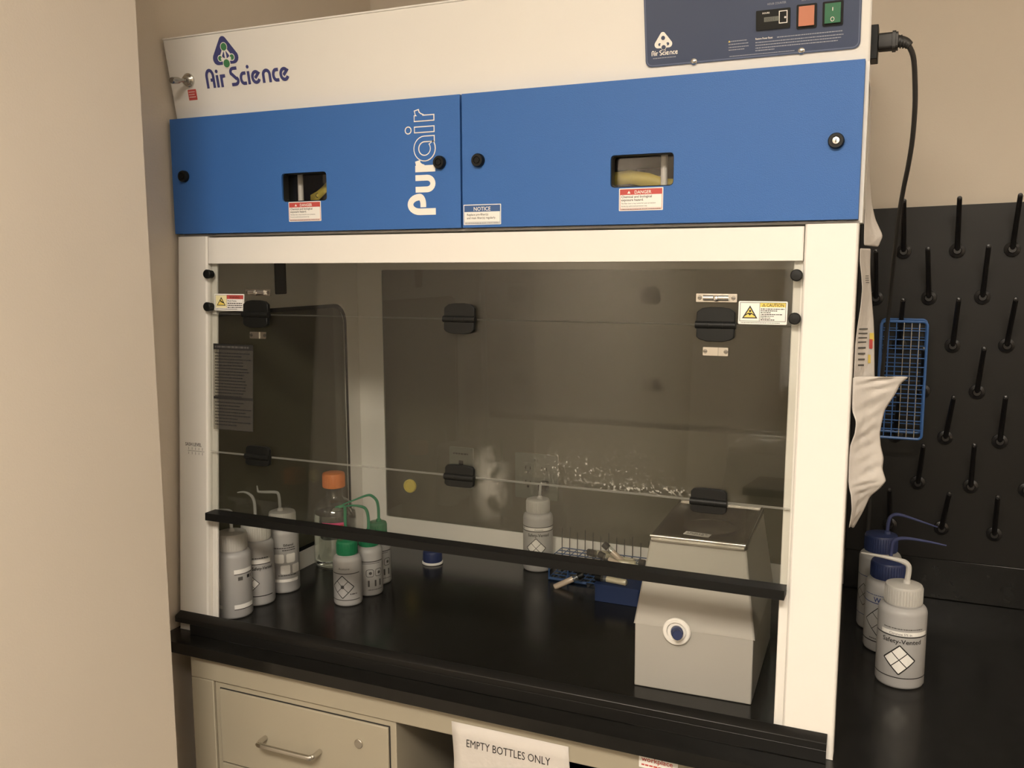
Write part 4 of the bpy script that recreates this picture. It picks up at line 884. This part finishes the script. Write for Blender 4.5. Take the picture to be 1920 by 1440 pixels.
# ------------------------------------------------------------------ cord and papers at the right side of the hood
def cord():
    t = thing('power_cord', 'black power cord plugged into the hood side and hanging before the pegboard', 'power cord', (1.225,.17,1.03))
    b = MB(); b.M = plane((1.2300,.170,1.030),(0,1,0),(0,0,1))
    b.prism(rrpts(-.013,-.0115,.013,.0115,.004,4), .0, .026, CORDM); b.prism(rrpts(-.0145,-.013,.0145,.013,.004,4), .018, .023, CORDM); b.build('plug', t, bevel=.001)
    b = MB(); b.tube([(1.255,.170,1.030),(1.265,.170,1.0275),(1.272,.170,1.022)], lambda u: .0092-.0035*u, CORDM, 12)
    for k in range(4): b.tube([(1.257+.0035*k,.17,1.0295-.0015*k),(1.2585+.0035*k,.17,1.029-.0015*k)], .0098-.001*k, CORDM, 12)
    b.build('strain_relief', t)
    b = MB(); b.tube([(1.268,.170,1.026),(1.277,.180,1.009),(1.281,.200,.979),(1.283,.220,.944),(1.282,.250,.901),(1.278,.280,.864),(1.273,.320,.834),(1.268,.360,.794),(1.264,.420,.742),(1.260,.500,.686),(1.256,.560,.603),(1.250,.61,.491),(1.242,.65,.35),(1.238,.68,.2),(1.236,.70,.092)], .0038, CORDM, 10); b.build('cable', t)
cord()
def papers():
    upL = [(1.2215,.06,.958),(1.2235,.11,.931),(1.2240,.11,.887),(1.2240,.11,.835),(1.2240,.11,.797),(1.2240,.110,.775),(1.2245,.110,.748),(1.2250,.110,.737)]
    upR = [(1.2238,.15,.960),(1.2245,.150,.937),(1.2255,.150,.892),(1.2265,.150,.838),(1.231,.150,.800),(1.237,.150,.776),(1.249,.150,.751),(1.243,.150,.735)]
    midL = [(1.2215,.070,.732),(1.222,.070,.714),(1.225,.070,.695),(1.227,.070,.676),(1.226,.070,.650),(1.2235,.070,.627),(1.2212,.070,.599),(1.2212,.070,.562),(1.2212,.070,.545)]
    midR = [(1.234,.120,.732),(1.234,.120,.714),(1.235,.120,.695),(1.237,.120,.675),(1.240,.120,.648),(1.243,.120,.625),(1.245,.120,.596),(1.247,.120,.558),(1.248,.120,.541)]
    lowL = [(1.2212,.050,.552),(1.2212,.050,.542),(1.2215,.050,.530),(1.222,.050,.504),(1.228,.050,.488),(1.227,.050,.471),(1.2215,.050,.453),(1.2212,.050,.436),(1.2212,.050,.419),(1.2215,.050,.401),(1.223,.050,.391),(1.226,.050,.380),(1.228,.050,.358),(1.225,.050,.333)]
    lowR = [(1.294,.100,.550),(1.283,.100,.539),(1.278,.100,.526),(1.264,.100,.500),(1.261,.100,.482),(1.259,.100,.465),(1.261,.100,.447),(1.266,.100,.429),(1.265,.100,.412),(1.271,.100,.395),(1.263,.100,.383),(1.250,.100,.370),(1.242,.100,.347),(1.230,.100,.320)]
    def sheet(name, lab, L, R, amp, prints):
        t = thing(name, lab, 'paper', L[0]); n = 9; rn = random.Random(len(L)); vs = []; fs = []
        fine = []
        for i in range(len(L)-1):
            for k in range(3): q = k/3; fine.append((Vector(L[i]).lerp(Vector(L[i+1]),q), Vector(R[i]).lerp(Vector(R[i+1]),q)))
        fine.append((Vector(L[-1]),Vector(R[-1])))
        for j,(a,c) in enumerate(fine):
            for i in range(n+1):
                u = i/n; p = a.lerp(c,u); e = min(u,1-u)*2
                p.y += amp*e*math.sin(j*1.9+i*.9)+amp*e*rn.uniform(-1,1)*.6+.004*e; p.x += amp*.4*e*rn.uniform(-1,1)
                p.x = max(p.x, 1.2212 if p.z < .766 else 1.2240); vs.append(tuple(p))
        for j in range(len(fine)-1):
            for i in range(n): k = j*(n+1)+i; fs.append((k,k+1,k+n+2,k+n+1))
        b = MB(); b.add(vs, fs, PAPER); o = b.build('sheet', t, smooth=60); m = o.modifiers.new('s','SUBSURF'); m.levels = 1; m.render_levels = 1; m = o.modifiers.new('t','SOLIDIFY'); m.thickness = .0003
        if prints:
            b = MB()
            def on(u, v, lift=.0016):
                j = min(int(v*(len(fine)-1)),len(fine)-2); q = v*(len(fine)-1)-j
                def pt(jj, uu):
                    ii = min(int(uu*n),n-1); f = uu*n-ii; return Vector(vs[jj*(n+1)+ii]).lerp(Vector(vs[jj*(n+1)+ii+1]),f)
                return pt(j,u).lerp(pt(j+1,u),q)+Vector((.0004,-lift,0))
            for (u0,v0,u1,v1,mm) in prints:
                b.add([tuple(on(u0,v0)),tuple(on(u0,v1)),tuple(on(u1,v1)),tuple(on(u1,v0))], [(0,1,2,3)], mm)
            b.build('print', t, smooth=None)
    sheet('paper_sheet', 'long crumpled white paper hanging beside the blue door, its lower corner flared', upL, upR, .0015, None)
    pr = [(.10+.01*k, .66+.028*k, .62-.02*k, .668+.028*k, INKG) for k in range(8)]+[(.74,.69,.98,.74,YEL),(.72,.73,.90,.78,RED),(.66,.81,.80,.85,YEL)]+[(.4,.26+.02*k,.8,.266+.02*k,INKG) for k in range(4)]
    sheet('paper_sheet', 'narrow crumpled white paper with a red and yellow print, on the hood right side', midL, midR, .0022, pr)
    sheet('paper_sheet', 'widest and lowest crumpled white paper, one corner stretching over the blue rack', lowL, lowR, .0045, None)
papers()

# ------------------------------------------------------------------ far side of the room: unseen cabinets, added only for reflections in the sash
def far_side():
    t = thing('unseen_bench_cabinet', 'unseen beige base cabinet with black top behind the viewer, added for sash reflections', 'cabinet', (1.9,FY+.3,-.91))
    b = MB(); b.box(.6,FY+.01,-.91,3.4,FY+.6,-.04,CAB); b.build('body', t)
    b = MB(); b.box(.58,FY+.01,-.039,3.42,FY+.63,0,EPOXY); b.build('top', t)
    for k in range(3):
        x = .7+k*.92
        w = thing('unseen_wall_cabinet', ['left', 'middle', 'right'][k]+' unseen white wall cabinet behind the viewer, added for sash reflections', 'cabinet', (x+.43,FY+.2,.5), group='unseen wall cabinets added for sash reflections')
        b = MB(); b.box(x,FY+.01,.5,x+.86,FY+.34,1.3,WHITE); b.build('body', w)
        for d in (0,1):
            b = MB(); b.box(x+.02+d*.415,FY+.341,.52,x+.425+d*.415,FY+.36,1.28,WHITE); dd = b.build('door', w, bevel=.002)
            b = MB(); b.tube([(x+.39+d*.09,FY+.362,.56),(x+.39+d*.09,FY+.385,.57),(x+.39+d*.09,FY+.385,.66),(x+.39+d*.09,FY+.362,.67)], .005, SATIN, 8); b.build('handle', dd)
far_side()
